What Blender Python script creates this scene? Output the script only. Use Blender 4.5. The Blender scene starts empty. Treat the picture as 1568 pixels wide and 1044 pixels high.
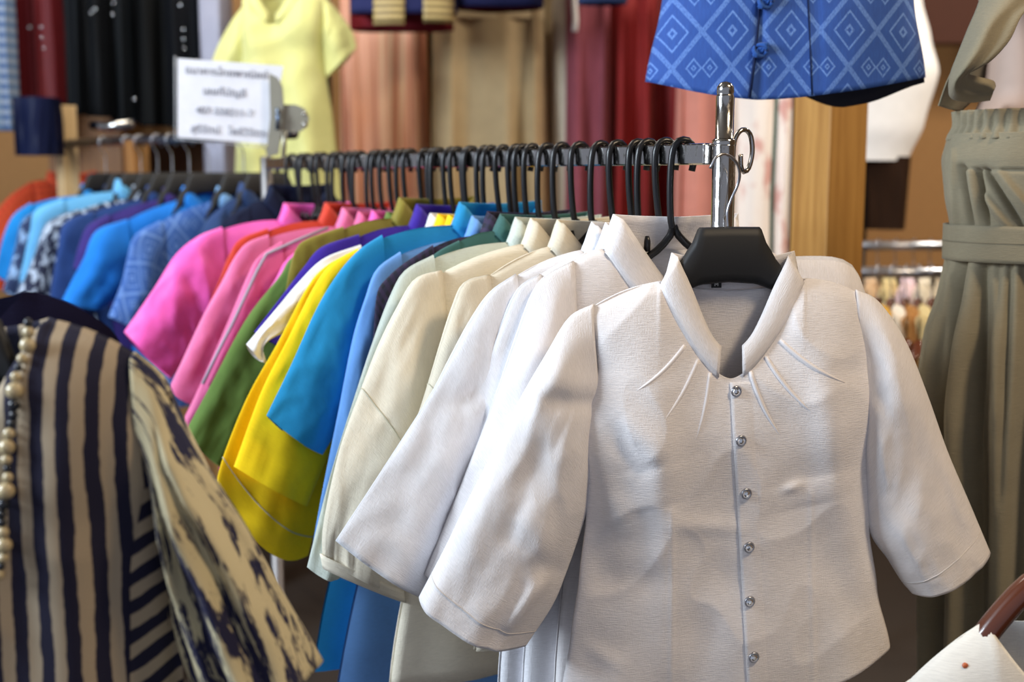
import bpy, math, random
from math import sin, cos, pi, atan, atan2, hypot, exp, sqrt, degrees, radians
from mathutils import Vector, Matrix, noise
random.seed(4)
C = bpy.context.scene.collection
SC = bpy.context.scene

# ---------------------------------------------------------------- camera
F = 1850.0; CZ = 1.45; TH = atan(255 / F)
cam_d = bpy.data.cameras.new('camera'); cam = bpy.data.objects.new('camera', cam_d); C.objects.link(cam)
cam_d.sensor_width = 36; cam_d.lens = F / 1568 * 36
cam.location = (0, 0, CZ); cam.rotation_euler = (pi / 2 - TH, 0, 0)
cam_d.dof.use_dof = True; cam_d.dof.focus_distance = 1.34; cam_d.dof.aperture_fstop = 3.4
cam_d.clip_start = 0.05
SC.camera = cam
# ---------------------------------------------------------------- world, lights, exposure
W = bpy.data.worlds.new('world'); SC.world = W; W.use_nodes = True
bg = W.node_tree.nodes['Background']; bg.inputs[0].default_value = (0.78, 0.84, 1.0, 1); bg.inputs[1].default_value = 0.4
def area(name, loc, target, size, energy, col, sy=None):
    d = bpy.data.lights.new(name, 'AREA'); d.energy = energy; d.color = col; d.size = size
    if sy: d.shape = 'RECTANGLE'; d.size_y = sy
    o = bpy.data.objects.new(name, d); C.objects.link(o); o.location = loc
    o.rotation_euler = (Vector(target) - Vector(loc)).to_track_quat('-Z', 'Y').to_euler()
    return o
area('daylight_opening', (-2.6, 0.5, 2.45), (0.0, 1.6, 1.1), 1.1, 130, (0.78, 0.89, 1.0))
area('ceiling_lamp_warm', (1.3, 0.5, 2.9), (0.4, 1.4, 1.2), 0.35, 26, (1.0, 0.78, 0.52))
area('ceiling_lamp_back', (-0.9, 2.6, 3.1), (-0.5, 3.7, 1.3), 1.0, 34, (1.0, 0.92, 0.80))
area('shop_light_right', (2.2, 2.6, 3.0), (1.5, 3.5, 1.4), 0.6, 46, (1.0, 0.92, 0.8))
SC.view_settings.view_transform = 'Standard'; SC.view_settings.look = 'None'
SC.view_settings.gamma = 1; SC.view_settings.use_curve_mapping = False
SC.view_settings.exposure = 0.1
SC.cycles.use_denoising = True

# ---------------------------------------------------------------- geometry helpers
def ray(px, py):
    u = (px - 784) / F; v = (522 - py) / F
    return Vector((u, cos(TH) + v * sin(TH), -sin(TH) + v * cos(TH)))
CAM = Vector((0, 0, CZ))
def at(px, py, Y):
    r = ray(px, py); return CAM + r * (Y / r.y)
def proj(p):
    x, y, z = p; z -= CZ
    f = y * cos(TH) - z * sin(TH); up = y * sin(TH) + z * cos(TH)
    return 784 + F * x / f, 522 - F * up / f
def onplane(px, py, o, rot, dy=0.0):
    """pixel -> local (x,z) on the garment plane through o"""
    r = ray(px, py); n = Vector((-sin(rot), cos(rot), 0)); oo = Vector(o) + n * dy
    k = (oo - CAM).dot(n) / r.dot(n); p = CAM + r * k - Vector(o)
    return (p.x * cos(rot) + p.y * sin(rot), p.z)
def lerp(a, b, t): return a + (b - a) * t
def sm(a, b, x):
    t = min(1, max(0, (x - a) / (b - a))); return t * t * (3 - 2 * t)
def tab(pts, x):
    """piecewise linear/smooth table lookup, pts sorted by key ascending"""
    if x <= pts[0][0]: return pts[0][1]
    for (x0, y0), (x1, y1) in zip(pts, pts[1:]):
        if x <= x1: return lerp(y0, y1, sm(x0, x1, x) * .5 + .5 * (x - x0) / (x1 - x0 + 1e-9))
    return pts[-1][1]
def crom(P, t):
    n = len(P) - 1; f = min(max(t, 0), 1) * n; i = min(int(f), n - 1); t = f - i
    p1 = P[i]; p2 = P[i + 1]; p0 = P[i - 1] if i > 0 else [2 * a - b for a, b in zip(p1, p2)]
    p3 = P[i + 2] if i + 2 <= n else [2 * b - a for a, b in zip(p1, p2)]
    return [.5 * (2 * b + (c - a) * t + (2 * a - 5 * b + 4 * c - d) * t * t + (3 * b - a - 3 * c + d) * t ** 3)
            for a, b, c, d in zip(p0, p1, p2, p3)]
def resample(P, n):
    """points evenly spaced along the catmull-rom curve"""
    M = 200; q = [crom(P, i / M) for i in range(M + 1)]
    L = [0]
    for a, b in zip(q, q[1:]): L.append(L[-1] + math.dist(a, b))
    out = []; j = 0
    for i in range(n):
        s = L[-1] * i / (n - 1)
        while j < M - 1 and L[j + 1] < s: j += 1
        t = (s - L[j]) / (L[j + 1] - L[j] + 1e-12); out.append([lerp(a, b, t) for a, b in zip(q[j], q[j + 1])])
    return out

def mesh_obj(name, vs, fs, mat, parent=None, uvs=None, smooth=True, solid=0, mats=None, fmat=None):
    me = bpy.data.meshes.new(name); me.from_pydata(vs, [], fs)
    if uvs:
        l = me.uv_layers.new(name='UVMap'); d = [0.0] * (2 * len(me.loops))
        for k, lp in enumerate(me.loops):
            d[2 * k], d[2 * k + 1] = uvs[lp.vertex_index]
        l.data.foreach_set('uv', d)
    if smooth: me.polygons.foreach_set('use_smooth', [True] * len(me.polygons))
    for m in (mats or [mat]): me.materials.append(m)
    if fmat: me.polygons.foreach_set('material_index', fmat)
    me.update()
    o = bpy.data.objects.new(name, me); C.objects.link(o)
    if parent: o.parent = parent
    if solid:
        s = o.modifiers.new('thickness', 'SOLIDIFY'); s.thickness = solid; s.offset = 0
    return o
def grid(name, fn, nu, nv, mat, parent=None, closed=False, uv=None, solid=0, smooth=True):
    vs = []; uvs = []
    for j in range(nv):
        for i in range(nu):
            r = fn(i, j); vs.append(r[:3]); uvs.append(r[3:5] if len(r) > 3 else (i / nu, j / nv))
    fs = []
    for j in range(nv - 1):
        for i in range(nu if closed else nu - 1):
            i2 = (i + 1) % nu
            fs.append((j * nu + i, j * nu + i2, (j + 1) * nu + i2, (j + 1) * nu + i))
    return mesh_obj(name, vs, fs, mat, parent, uvs, smooth, solid)
def tube_data(pts, r, seg=8, cap=True):
    P = [Vector(p) for p in pts]; n = len(P); vs = []; fs = []
    T = [(P[min(i + 1, n - 1)] - P[max(i - 1, 0)]).normalized() for i in range(n)]
    a = Vector((0, 0, 1)) if abs(T[0].z) < .9 else Vector((1, 0, 0))
    N = (a - T[0] * a.dot(T[0])).normalized()
    for i in range(n):
        N = (N - T[i] * N.dot(T[i])).normalized(); B = T[i].cross(N)
        rr = r[i] if isinstance(r, (list, tuple)) else r
        for k in range(seg):
            t = 2 * pi * k / seg; vs.append(P[i] + (N * cos(t) + B * sin(t)) * rr)
    for i in range(n - 1):
        for k in range(seg):
            k2 = (k + 1) % seg; fs.append((i * seg + k, i * seg + k2, (i + 1) * seg + k2, (i + 1) * seg + k))
    if cap:
        fs.append(tuple(range(seg - 1, -1, -1))); fs.append(tuple((n - 1) * seg + k for k in range(seg)))
    return [tuple(v) for v in vs], fs
def tube(name, pts, r, mat, parent=None, seg=8):
    vs, fs = tube_data(pts, r, seg); return mesh_obj(name, vs, fs, mat, parent)
def lathe(name, prof, mat, parent=None, seg=20, loc=(0, 0, 0), axis='z'):
    vs = []; fs = []
    for (r, z) in prof:
        for k in range(seg):
            t = 2 * pi * k / seg
            v = (r * cos(t), r * sin(t), z) if axis == 'z' else (r * cos(t), -z, r * sin(t))
            vs.append((v[0] + loc[0], v[1] + loc[1], v[2] + loc[2]))
    for j in range(len(prof) - 1):
        for k in range(seg):
            k2 = (k + 1) % seg; fs.append((j * seg + k, j * seg + k2, (j + 1) * seg + k2, (j + 1) * seg + k))
    fs.append(tuple(range(seg))); fs.append(tuple((len(prof) - 1) * seg + k for k in range(seg)))
    return mesh_obj(name, vs, fs, mat, parent)
def box(name, lo, hi, mat, parent=None, bev=0.0):
    (a, b, c), (d, e, f) = lo, hi
    vs = [(a, b, c), (d, b, c), (d, e, c), (a, e, c), (a, b, f), (d, b, f), (d, e, f), (a, e, f)]
    fs = [(3, 2, 1, 0), (4, 5, 6, 7), (0, 1, 5, 4), (1, 2, 6, 5), (2, 3, 7, 6), (3, 0, 4, 7)]
    o = mesh_obj(name, vs, fs, mat, parent, smooth=False)
    if bev:
        m = o.modifiers.new('bevel', 'BEVEL'); m.width = bev; m.segments = 2
    return o
def empty(name, loc=(0, 0, 0), rz=0, label=None, cat=None, group=None):
    o = bpy.data.objects.new(name, None); C.objects.link(o); o.location = loc; o.rotation_euler = (0, 0, rz)
    o.empty_display_size = .05
    if label: tag(o, label, cat, group)
    return o
def tag(o, label, cat, group=None):
    o['label'] = label; o['category'] = cat
    if group: o['group'] = group
    return o
def struct(o): o['kind'] = 'structure'; return o
def copy_tree(o, parent=None):
    c = o.copy(); C.objects.link(c); c.parent = parent
    for ch in list(o.children): copy_tree(ch, c)
    return c

# ---------------------------------------------------------------- materials
def lin(h):
    h = h.lstrip('#'); c = [int(h[i:i + 2], 16) / 255 for i in (0, 2, 4)]
    return tuple(((v + .055) / 1.055) ** 2.4 if v > .04045 else v / 12.92 for v in c) + (1,)
class NT:
    def __init__(s, name):
        s.m = bpy.data.materials.new(name); s.m.use_nodes = True; s.t = s.m.node_tree; s.n = s.t.nodes
        s.b = s.n['Principled BSDF']
    def set(s, sock, v):
        if isinstance(v, bpy.types.NodeSocket): s.t.links.new(v, sock)
        else: sock.default_value = v
    def M(s, op, a, b=None, c=None):
        n = s.n.new('ShaderNodeMath'); n.operation = op
        for i, v in enumerate((a, b, c)):
            if v is not None: s.set(n.inputs[i], v)
        return n.outputs[0]
    def uv(s):
        n = s.n.new('ShaderNodeUVMap'); n.uv_map = 'UVMap'; return n.outputs[0]
    def obj(s):
        return s.n.new('ShaderNodeTexCoord').outputs['Object']
    def map(s, v, scale, loc=(0, 0, 0), rot=(0, 0, 0)):
        n = s.n.new('ShaderNodeMapping'); s.set(n.inputs[0], v)
        n.inputs['Scale'].default_value = scale; n.inputs['Location'].default_value = loc; n.inputs['Rotation'].default_value = rot
        return n.outputs[0]
    def noise(s, v, scale, detail=2, rough=.5):
        n = s.n.new('ShaderNodeTexNoise'); s.set(n.inputs['Vector'], v); n.inputs['Scale'].default_value = scale
        n.inputs['Detail'].default_value = detail; n.inputs['Roughness'].default_value = rough
        return n.outputs['Fac']
    def sep(s, v):
        n = s.n.new('ShaderNodeSeparateXYZ'); s.set(n.inputs[0], v); return n.outputs
    def mix(s, f, a, b):
        n = s.n.new('ShaderNodeMix'); n.data_type = 'RGBA'
        s.set(n.inputs[0], f); s.set(n.inputs[6], a); s.set(n.inputs[7], b); return n.outputs[2]
    def ramp(s, f, lo, hi):
        n = s.n.new('ShaderNodeMapRange'); n.interpolation_type = 'SMOOTHSTEP'
        s.set(n.inputs[0], f); n.inputs[1].default_value = lo; n.inputs[2].default_value = hi
        return n.outputs[0]
    def bump(s, h, strength, dist=.001):
        n = s.n.new('ShaderNodeBump'); s.set(n.inputs['Height'], h)
        n.inputs['Strength'].default_value = strength; n.inputs['Distance'].default_value = dist
        s.t.links.new(n.outputs[0], s.b.inputs['Normal'])
    def col(s, c): s.set(s.b.inputs['Base Color'], c)
    def p(s, **k):
        for a, v in k.items(): s.set(s.b.inputs[a.replace('_', ' ')], v)
        return s
_mc = {}
def plain(name, c, rough=.6, metal=0, **k):
    if name in _mc: return _mc[name]
    s = NT(name); s.p(Roughness=rough, Metallic=metal)
    nz = s.noise(s.obj(), 30, 3); s.col(s.mix(nz, tuple(x * .9 for x in lin(c)[:3]) + (1,), tuple(min(1, x * 1.08) for x in lin(c)[:3]) + (1,)))
    s.p(**k); _mc[name] = s.m; return s.m
def fabric(c, slub=.35, rough=.85, sheen=.12, weave=700, name=None, trans=0):
    key = (c, slub, rough, sheen)
    if key in _mc: return _mc[key]
    s = NT(name or 'fabric_' + c.strip('#')); uv = s.uv()
    lum = sum(lin(c)[:3]) / 3
    s.p(Roughness=rough, Sheen_Weight=sheen if lum > .06 else 0, Sheen_Roughness=.5); s.p(**{'Specular_IOR_Level': .25 if lum > .03 else .08})
    h1 = s.noise(s.map(uv, (90, 900, 1)), 1, 3, .6)         # horizontal slubs
    h2 = s.noise(s.map(uv, (weave, 160, 1)), 1, 2)
    big = s.noise(uv, 22, 3)
    h = s.M('ADD', s.M('MULTIPLY', h1, .7), s.M('MULTIPLY', h2, .3))
    s.bump(h, min(1, slub * 1.5), .0014)
    f = s.M('ADD', s.M('MULTIPLY', h1, .6), s.M('MULTIPLY', big, .4))
    a = tuple(x * .89 for x in lin(c)[:3]) + (1,); b = tuple(min(1, x * 1.05) for x in lin(c)[:3]) + (1,)
    s.col(s.mix(s.ramp(f, .3, .7), a, b))
    _mc[key] = s.m; return s.m
def absfr(s, v):       # triangle wave 0..1, 0 at cell centre
    return s.M('MULTIPLY', s.M('ABSOLUTE', s.M('SUBTRACT', s.M('FRACT', v), .5)), 2)
def diamond_mat(name, base, dark, light, cw, ch, k=1.0):
    s = NT(name); uv = s.uv(); x, y, _ = s.sep(uv)
    X = s.M('DIVIDE', x, cw); Y = s.M('DIVIDE', y, ch)
    d1 = s.M('ADD', absfr(s, X), absfr(s, Y))                   # 0 at centre, 1 on lattice
    X2 = s.M('ADD', X, .5); Y2 = s.M('ADD', Y, .5)
    d2 = s.M('ADD', absfr(s, X2), absfr(s, Y2))
    d = s.M('MINIMUM', d1, d2)                                   # both families of diamonds
    def ring(v, c, w): return s.ramp(s.M('ABSOLUTE', s.M('SUBTRACT', v, c)), w + .02, w - .01)
    lat = s.M('MULTIPLY', ring(d, .99, .09), .75)
    r1 = ring(d1, .52, .035); r0 = s.ramp(d1, .2, .15)
    core = s.M('SUBTRACT', r0, s.ramp(d1, .1, .06))
    # pair of little diamonds in the other family
    xs = s.M('MULTIPLY', s.M('SUBTRACT', absfr(s, X2), .27), 1); e = s.M('ADD', s.M('ABSOLUTE', xs), absfr(s, Y2))
    r2 = ring(e, .25, .03); r3 = s.M('SUBTRACT', s.ramp(e, .11, .08), s.ramp(e, .05, .03))
    m = s.M('MAXIMUM', s.M('MAXIMUM', lat, r1), s.M('MAXIMUM', core, s.M('MAXIMUM', r2, r3)))
    thr = s.noise(s.map(uv, (900, 260, 1)), 1, 2)
    m = s.M('MULTIPLY', m, s.ramp(thr, .2, .6)); m = s.M('MULTIPLY', m, k)
    c = s.mix(s.noise(s.map(uv, (420, 60, 1)), 1, 2), lin(dark), lin(base))
    s.col(s.mix(m, c, lin(light))); s.bump(s.M('ADD', m, thr), .3, .0008); s.p(Roughness=.8)
    return s.m
def stripe_mat(name, c1, c2, period, duty, angle=0, wob=.2, ikat=0):
    s = NT(name); uv = s.uv(); v = s.map(uv, (1, 1, 1), rot=(0, 0, angle))
    x, y, _ = s.sep(v)
    w = s.M('MULTIPLY', s.M('SUBTRACT', s.noise(s.map(v, (60, 40, 1)), 1, 3), .5), wob)
    t = absfr(s, s.M('ADD', s.M('DIVIDE', x, period), w))
    m = s.ramp(t, duty - .06, duty + .06)
    if ikat:
        n = s.noise(s.map(v, (170, 16, 1)), 1, 4, .7); n2 = s.noise(s.map(v, (45, 7, 1)), 1, 2)
        m = s.ramp(s.M('ADD', s.M('MULTIPLY', n, .6), s.M('MULTIPLY', n2, .5)), .51, .56)
    fz = s.noise(s.map(uv, (500, 500, 1)), 1, 2)
    s.col(s.mix(s.M('MULTIPLY', m, s.ramp(fz, .0, .3)), lin(c1), lin(c2))); s.bump(fz, .5, .001); s.p(Roughness=.92)
    return s.m
def check_mat(name, c1, c2, c3, sz):
    s = NT(name); x, y, _ = s.sep(s.uv())
    a = s.ramp(absfr(s, s.M('DIVIDE', x, sz)), .45, .55); b = s.ramp(absfr(s, s.M('DIVIDE', y, sz)), .45, .55)
    s.col(s.mix(s.M('MULTIPLY', b, .6), s.mix(s.M('MULTIPLY', a, .6), lin(c1), lin(c2)), lin(c3))); s.p(Roughness=.85)
    return s.m
def blot_mat(name, c1, c2, sc=(60, 35, 1), lo=.5, hi=.58):
    s = NT(name); uv = s.uv(); n = s.noise(s.map(uv, sc), 1, 4, .6)
    s.col(s.mix(s.ramp(n, lo, hi), lin(c1), lin(c2))); s.p(Roughness=.85); return s.m
def streak_mat(name, cols, freq, rough=.6):
    s = NT(name); uv = s.uv(); n = s.noise(s.map(uv, (freq, 1.2, 1)), 1, 3, .6)
    c = s.mix(s.ramp(n, .35, .5), lin(cols[0]), lin(cols[1])); c = s.mix(s.ramp(n, .52, .68), c, lin(cols[2]))
    s.col(c); s.p(Roughness=rough); return s.m
def wood_mat(name, c1, c2):
    s = NT(name); v = s.obj(); n = s.noise(s.map(v, (60, 60, 3)), 1, 4, .6)
    k = s.n.new('ShaderNodeTexVoronoi'); s.set(k.inputs['Vector'], s.map(v, (9, 9, 3.6))); k.inputs['Scale'].default_value = 1
    knot = s.ramp(k.outputs['Distance'], .2, .07)
    c = s.mix(s.ramp(n, .3, .7), lin(c1), lin(c2)); s.col(s.mix(s.M('MULTIPLY', knot, .8), c, lin('#5a3312')))
    s.p(Roughness=.55); s.bump(n, .15, .001); return s.m

BLACK = plain('black_plastic', '#131316', .32)
BLACKM = plain('black_plastic_matte', '#17181b', .6)
def chrome_mat():
    s = NT('worn_chrome'); n = s.noise(s.map(s.obj(), (140, 140, 60)), 1, 4, .7)
    s.col(s.mix(s.ramp(n, .55, .68), lin('#b4b1ae'), lin('#5a5652'))); s.p(Metallic=1.0)
    s.p(Roughness=s.M('ADD', s.M('MULTIPLY', s.ramp(n, .5, .7), .3), .14)); return s.m
CHROME = chrome_mat()
STEEL = plain('brushed_steel', '#b9bac0', .28, 1)
WOOD = wood_mat('pine_wood', '#b98a45', '#9c6d2d'); WOODD = wood_mat('brown_wood', '#9a6a34', '#7d4f22'); WOODP = wood_mat('pale_wood', '#dcbf93', '#c9a873')
HWOOD = plain('varnished_hanger_wood', '#5a2c18', .25, Coat_Weight=.6)

# ---------------------------------------------------------------- garment generator
class Garment:
    """A hanging top: body of front and back sheet, two sleeves, collar. Local x = viewer's right, y = away, z = up."""
    def __init__(g, root, mat, **k):
        g.root = root; g.mat = mat
        d = dict(xn=.085, zn=-.128, nd=.075, npow=1.4, bnd=.012, tipL=(-.2, -.165), tipR=(.2, -.165), armz=.165,
                 bodyL=None, bodyR=None, hem=(-.60, -.61, -.60), tf=.02, tb=.02, strokes=[], wave=.004, noise=.002,
                 nu=36, nv=34, solid=0, sleeves='LR', xo=0.0, seed=random.random() * 50, step=0, backmat=None, hemb=None, endlean=0)
        d.update(k); g.__dict__.update(d)
        for s, t in (('L', -1), ('R', 1)):
            tip = getattr(g, 'tip' + s); b = getattr(g, 'body' + s)
            xs = abs(tip[0] - g.xo)
            if b is None:
                za = tip[1] - g.armz
                b = [(tip[1], xs), (lerp(tip[1], za, .5), xs * .955), (za, xs * 1.0), (za - .12, xs * .94), (-.62, xs * 1.05), (-.9, xs * 1.15)]
            else:
                b = [(z, abs(x - g.xo)) for (x, z) in b]
            setattr(g, 'W' + s, sorted(b))
    def w(g, side, z): return tab(g.WL if side < 0 else g.WR, z)
    def topline(g, x, front=True):
        tip = g.tipL if x < g.xo else g.tipR
        ax = abs(x - g.xo); xs = abs(tip[0] - g.xo)
        if ax <= g.xn:
            nd = g.nd if front else g.bnd
            return g.zn - nd * (1 - (ax / g.xn) ** (g.npow if front else 2))
        t = (ax - g.xn) / (xs - g.xn + 1e-6); t = min(t, 1.0)
        return lerp(g.zn, tip[1], t) - .006 * t * t + .004 * sin(pi * t) - (.006 * (max(0, t - .85) / .15) ** 2)
    def depth(g, x, z, front=True):
        side = -1 if x < g.xo else 1; ax = abs(x - g.xo); w = max(g.w(side, z), 1e-4)
        a = min(1.0, ax / w); T = g.tf if front else g.tb
        tip = g.tipL if side < 0 else g.tipR; za = tip[1] - g.armz
        p = lerp(2.6, 7, sm(za - .03, za + .05, z))
        h = max(0, g.topline(x, front) - z)
        r0 = sqrt(max(0, 1 - (ax / g.xn) ** 2)) * .75 if ax < g.xn else 0
        r = r0 + (1 - r0) * (1 - exp(-h / .03))
        prof = tab(g.prof, z) if hasattr(g, 'prof') else 1.0
        return T * max(0, 1 - a ** p) ** .6 * r * prof + .003 * (1 if ax < g.xn else min(1, h / .012))
    def disp(g, x, z, front):
        d = 0
        sd = g.seed + (0 if front else 9)
        d += g.noise * noise.noise((x * 9 + sd, z * 5, sd)) + g.noise * .5 * noise.noise((x * 22 + sd, z * 9, sd + 4))
        d += g.noise * 1.6 * (abs(noise.noise((x * 13 - z * 6 + sd, z * 11 + x * 4, sd + 7))) ** .8 - .25)
        top = -.2; d += g.wave * sm(top, top - .4, z) * sin(x * 46 + sd + 2 * noise.noise((sd, z * 3, x * 3)))
        if front:
            for (x0, z0, x1, z1, wd, amp) in g.strokes:
                dx, dz = x1 - x0, z1 - z0; L2 = dx * dx + dz * dz + 1e-9
                t = ((x - x0) * dx + (z - z0) * dz) / L2; tc = min(1, max(0, t))
                q = (x - x0 - tc * dx) ** 2 + (z - z0 - tc * dz) ** 2
                if q < 9 * wd * wd: d += amp * exp(-q / (wd * wd)) * (sin(pi * min(1, max(0, .08 + tc * .84))) ** .5)
            if g.step:
                xc = g.step(z) if callable(g.step) else 0
                if x > xc: d -= .0022 * max(0, 1 - (x - xc) / .05)
        return d
    def finish(g, sh):
        def rec(o):
            if o.type == 'MESH':
                for v in o.data.vertices: v.co.x += sh * v.co.y
            for c in o.children: rec(c)
        for c in g.root.children: rec(c)
    def front(g, x, z, off=0): return Vector((x, -g.depth(x, z) + g.disp(x, z, True) - off, z))
    def build_body(g, name='body', back=True):
        for front in ((True, False) if back else (True,)):
            nu, nv = (g.nu, g.nv) if front else (max(20, g.nu // 2), max(20, g.nv // 2))
            def fn(i, j, front=front, nu=nu, nv=nv):
                a = -1 + 2 * i / (nu - 1); a = math.copysign(abs(a) ** .9, a); b = (j / (nv - 1)) ** 1.15
                side = -1 if a < 0 else 1; tip = g.tipL if side < 0 else g.tipR
                xt = g.xo + abs(a) * abs(tip[0] - g.xo) * side; zt = g.topline(xt, front)
                hm = g.hem
                zh = g.hemb(a) if g.hemb and not front else lerp(hm[1], hm[0] if side < 0 else hm[2], abs(a) ** 1.6)
                z = lerp(zt, zh, b); x = g.xo + a * g.w(side, z)
                if j == 0: x = xt
                dd = g.disp(x, z, front) * (1 - abs(a) ** 6)
                y = -g.depth(x, z) + dd if front else g.depth(x, z, False) + dd
                return (x, y, z, x, z)
            o = grid('front_panel' if front else 'back_panel', fn, nu, nv, g.mat if front else (g.backmat or g.mat), g.root, solid=g.solid)
        return o
    def sleeve(g, side, O, I, D=(.02, .028, .024), nfold=3, famp=.003, nu=26, nv=34, mat=None, strokes=(), sk=0.0, name='sleeve', ypush=0.0, wrk=.006, gather=0, bow=.006):
        tip = g.tipL if side < 0 else g.tipR
        O = resample([(tip[0] - side * .012, tip[1] + .003)] + list(O), nv)
        I = resample(list(I), nv); sd = g.seed + side * 3
        L = sum(math.dist(a, b) for a, b in zip(O, O[1:]))
        def fn(i, j):
            v = j / (nv - 1); th = 2 * pi * i / nu; c, s = cos(th), sin(th)
            o, n = O[j], I[j]; cx, cz = (o[0] + n[0]) / 2, (o[1] + n[1]) / 2; hx, hz = (o[0] - n[0]) / 2, (o[1] - n[1]) / 2
            d = lerp(D[0], D[1], sm(-.08, .3, v)) if v < .5 else lerp(D[1], D[2], sm(.5, 1, v))
            e = lerp(.85, 1.5, sm(.1, .7, v)); cc = c; ss = math.copysign(abs(s) ** e, s)
            x = cx + hx * cc; z = cz + hz * cc; y = d * ss
            f = famp * sm(.05, .4, v) * sin(nfold * cc * 2.2 + sd + 1.6 * noise.noise((sd, v * 2.2, cc)))
            f += famp * .8 * noise.noise((cc * 2 + sd, v * 4, sd + (5 if s > 0 else 0)))
            rn = noise.noise((cc * 3.2 + v * 2.5 + sd, v * 5.5 - cc * 1.2, sd + 2)); f += wrk * sm(.03, .2, v) * (abs(rn) ** .8 - .25)
            if gather: f += gather * sm(.72, 1, v) * sin(26 * th + 3 * noise.noise((th, 2, sd)))
            y += f * (1 if s < 0 else -.3) * (1 - abs(c) ** 8)
            if s < 0:
                for (x0, z0, x1, z1, wd, amp) in strokes:
                    dx, dz = x1 - x0, z1 - z0; L2 = dx * dx + dz * dz + 1e-9
                    t = min(1, max(0, ((x - x0) * dx + (z - z0) * dz) / L2)); q = (x - x0 - t * dx) ** 2 + (z - z0 - t * dz) ** 2
                    if q < 9 * wd * wd: y += amp * exp(-q / (wd * wd)) * (1 - abs(c) ** 6) * sin(pi * (.08 + t * .84)) ** .5
            z -= bow * s * s * v ** 4
            y += ypush * v + sk * v * cc
            return (x, y, z, (cc * hypot(hx, hz)) + (0 if s < 0 else .5), -v * L)
        g.sl = (fn, nu, nv); g.sls = getattr(g, 'sls', []) + [g.sl]
        return grid(name, fn, nu, nv, mat or g.mat, g.root, closed=True, solid=g.solid)
    def ring_seam(g, v, mat, r=.0007, which=-1, parent=None):
        fn, nu, nv = g.sls[which]; P = []
        j = min(nv - 1, int(v * (nv - 1))); ps = [Vector(fn(i % nu, j)[:3]) for i in range(nu + 1)]; c = sum(ps[:-1], Vector()) / nu
        for p in ps: d = p - c; P.append(p + Vector((0, math.copysign(.0006, d.y), 0)) + d.normalized() * .0004)
        tube('seam', P, r, mat, parent or g.root, 5)
    def collar(g, h=.034, gap=.012, mat=None, n=46, lean=.6, name='collar', front=True, tilt=0.0):
        """stand collar following the neckline: from the front end round the back to the other front end"""
        base = []
        K = n
        for i in range(K + 1):
            t = i / K                      # 0 front-left end -> .5 back centre -> 1 front-right end
            ph = -pi / 2 - t * 2 * pi      # angle round the neck hole
            x = g.xo + g.xn * cos(ph) * .995
            fr = sin(ph) < 0
            if t < .5: x = min(x, g.xo + 0)
            z = g.topline(x, fr); y = -g.depth(x, z) if fr else g.depth(x, z, False)
            base.append(Vector((x, y, z)))
        # trim the ends by gap
        base = [b for i, b in enumerate(base) if not (b.y < 0 and abs(b.x - g.xo) < gap and (i < K / 4 or i > 3 * K / 4))]
        # ends exactly at the gap
        for s, ins in ((-1, 0), (1, len(base) + 1)):
            x = g.xo + s * gap; z = g.topline(x); base.insert(ins, Vector((x, -g.depth(x, z), z)))
        base = [Vector(p) for p in resample([tuple(b) for b in base], n)]
        cen = Vector((g.xo, 0, g.zn))
        def fn(i, j):
            b = base[i]; v = j / 5
            tcur = i / (n - 1)
            inw = Vector((g.xo - b.x, -b.y, 0))
            L = inw.length; inw = inw / L if L > 1e-5 else Vector((0, 0, 0))
            ends = abs(tcur - .5) * 2
            le = lean * (1 if b.y < .004 else .45) * (1 - g.endlean * sm(.55, 1, ends))
            hh = h * (1 - .10 * sm(.8, 1, ends))
            p = b + (inw * le * v + Vector((0, 0, 1)) * sqrt(max(.05, 1 - le * le)) * v) * hh
            p.y -= .004 * sin(pi * v) * (1 if b.y < 0 else -1) + .002 * (1 - v) * (1 if b.y < 0 else -1)
            p.z -= .004 * (1 - v)
            return (p.x, p.y, p.z, tcur * .5, v * h)
        return grid(name, fn, n, 6, mat or g.mat, g.root, solid=max(g.solid, .0016))

# ---------------------------------------------------------------- setting
WALLM = plain('tan_wall', '#a67b4c', .9); FLOORM = plain('dark_floor', '#3a322c', .8)
struct(box('floor', (-4, -1.5, -.1), (4, 6, 0), FLOORM))
struct(box('added_ceiling', (-4, -1.5, 3.3), (4, 6, 3.4), plain('added_ceiling_paint', '#8d8378', .9)))  # unseen slab added to block world light from above
struct(box('added_wall_right', (2.9, -1.5, 0), (3.0, 6, 3.3), plain('added_wall_brown', '#7a5a3c', .9)))  # unseen wall added to block world light and give a gradient
struct(box('wall_back', (-4, 5.0, 0), (4, 5.12, 3.4), WALLM))

# ---------------------------------------------------------------- hangers
def make_tubular_hanger():
    r = empty('clothes_hanger')
    hook = [(.0125, 0, -.030), (.0145, 0, -.018), (.0135, 0, -.005), (.007, 0, .0035), (-.003, 0, .0042), (-.0105, 0, -.002), (-.0135, 0, -.016), (-.0138, 0, -.04),
            (-.0125, 0, -.065), (-.010, 0, -.088), (-.006, 0, -.1)]
    tube('hook', resample(hook, 26), .0042, BLACK, r, 8)
    for s in (-1, 1):
        a = [(-.006, 0, -.094), (-.004 + s * .008, 0, -.108), (s * .03, 0, -.126), (s * .06, 0, -.142), (s * .10, 0, -.163), (s * .14, 0, -.182), (s * .146, 0, -.192)]
        tube('shoulder_arm', resample(a, 16), .0046, BLACK, r, 8)
        p = [(s * .038, 0, -.124), (s * .038, 0, -.112), (s * .0385, 0, -.106)]
        tube('strap_peg', p, [.0042, .004, .0025], BLACK, r, 8)
    tube('lower_bar', [(-.146, 0, -.192), (-.135, 0, -.198), (.135, 0, -.198), (.146, 0, -.192)], .004, BLACK, r, 6)
    return r
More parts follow.
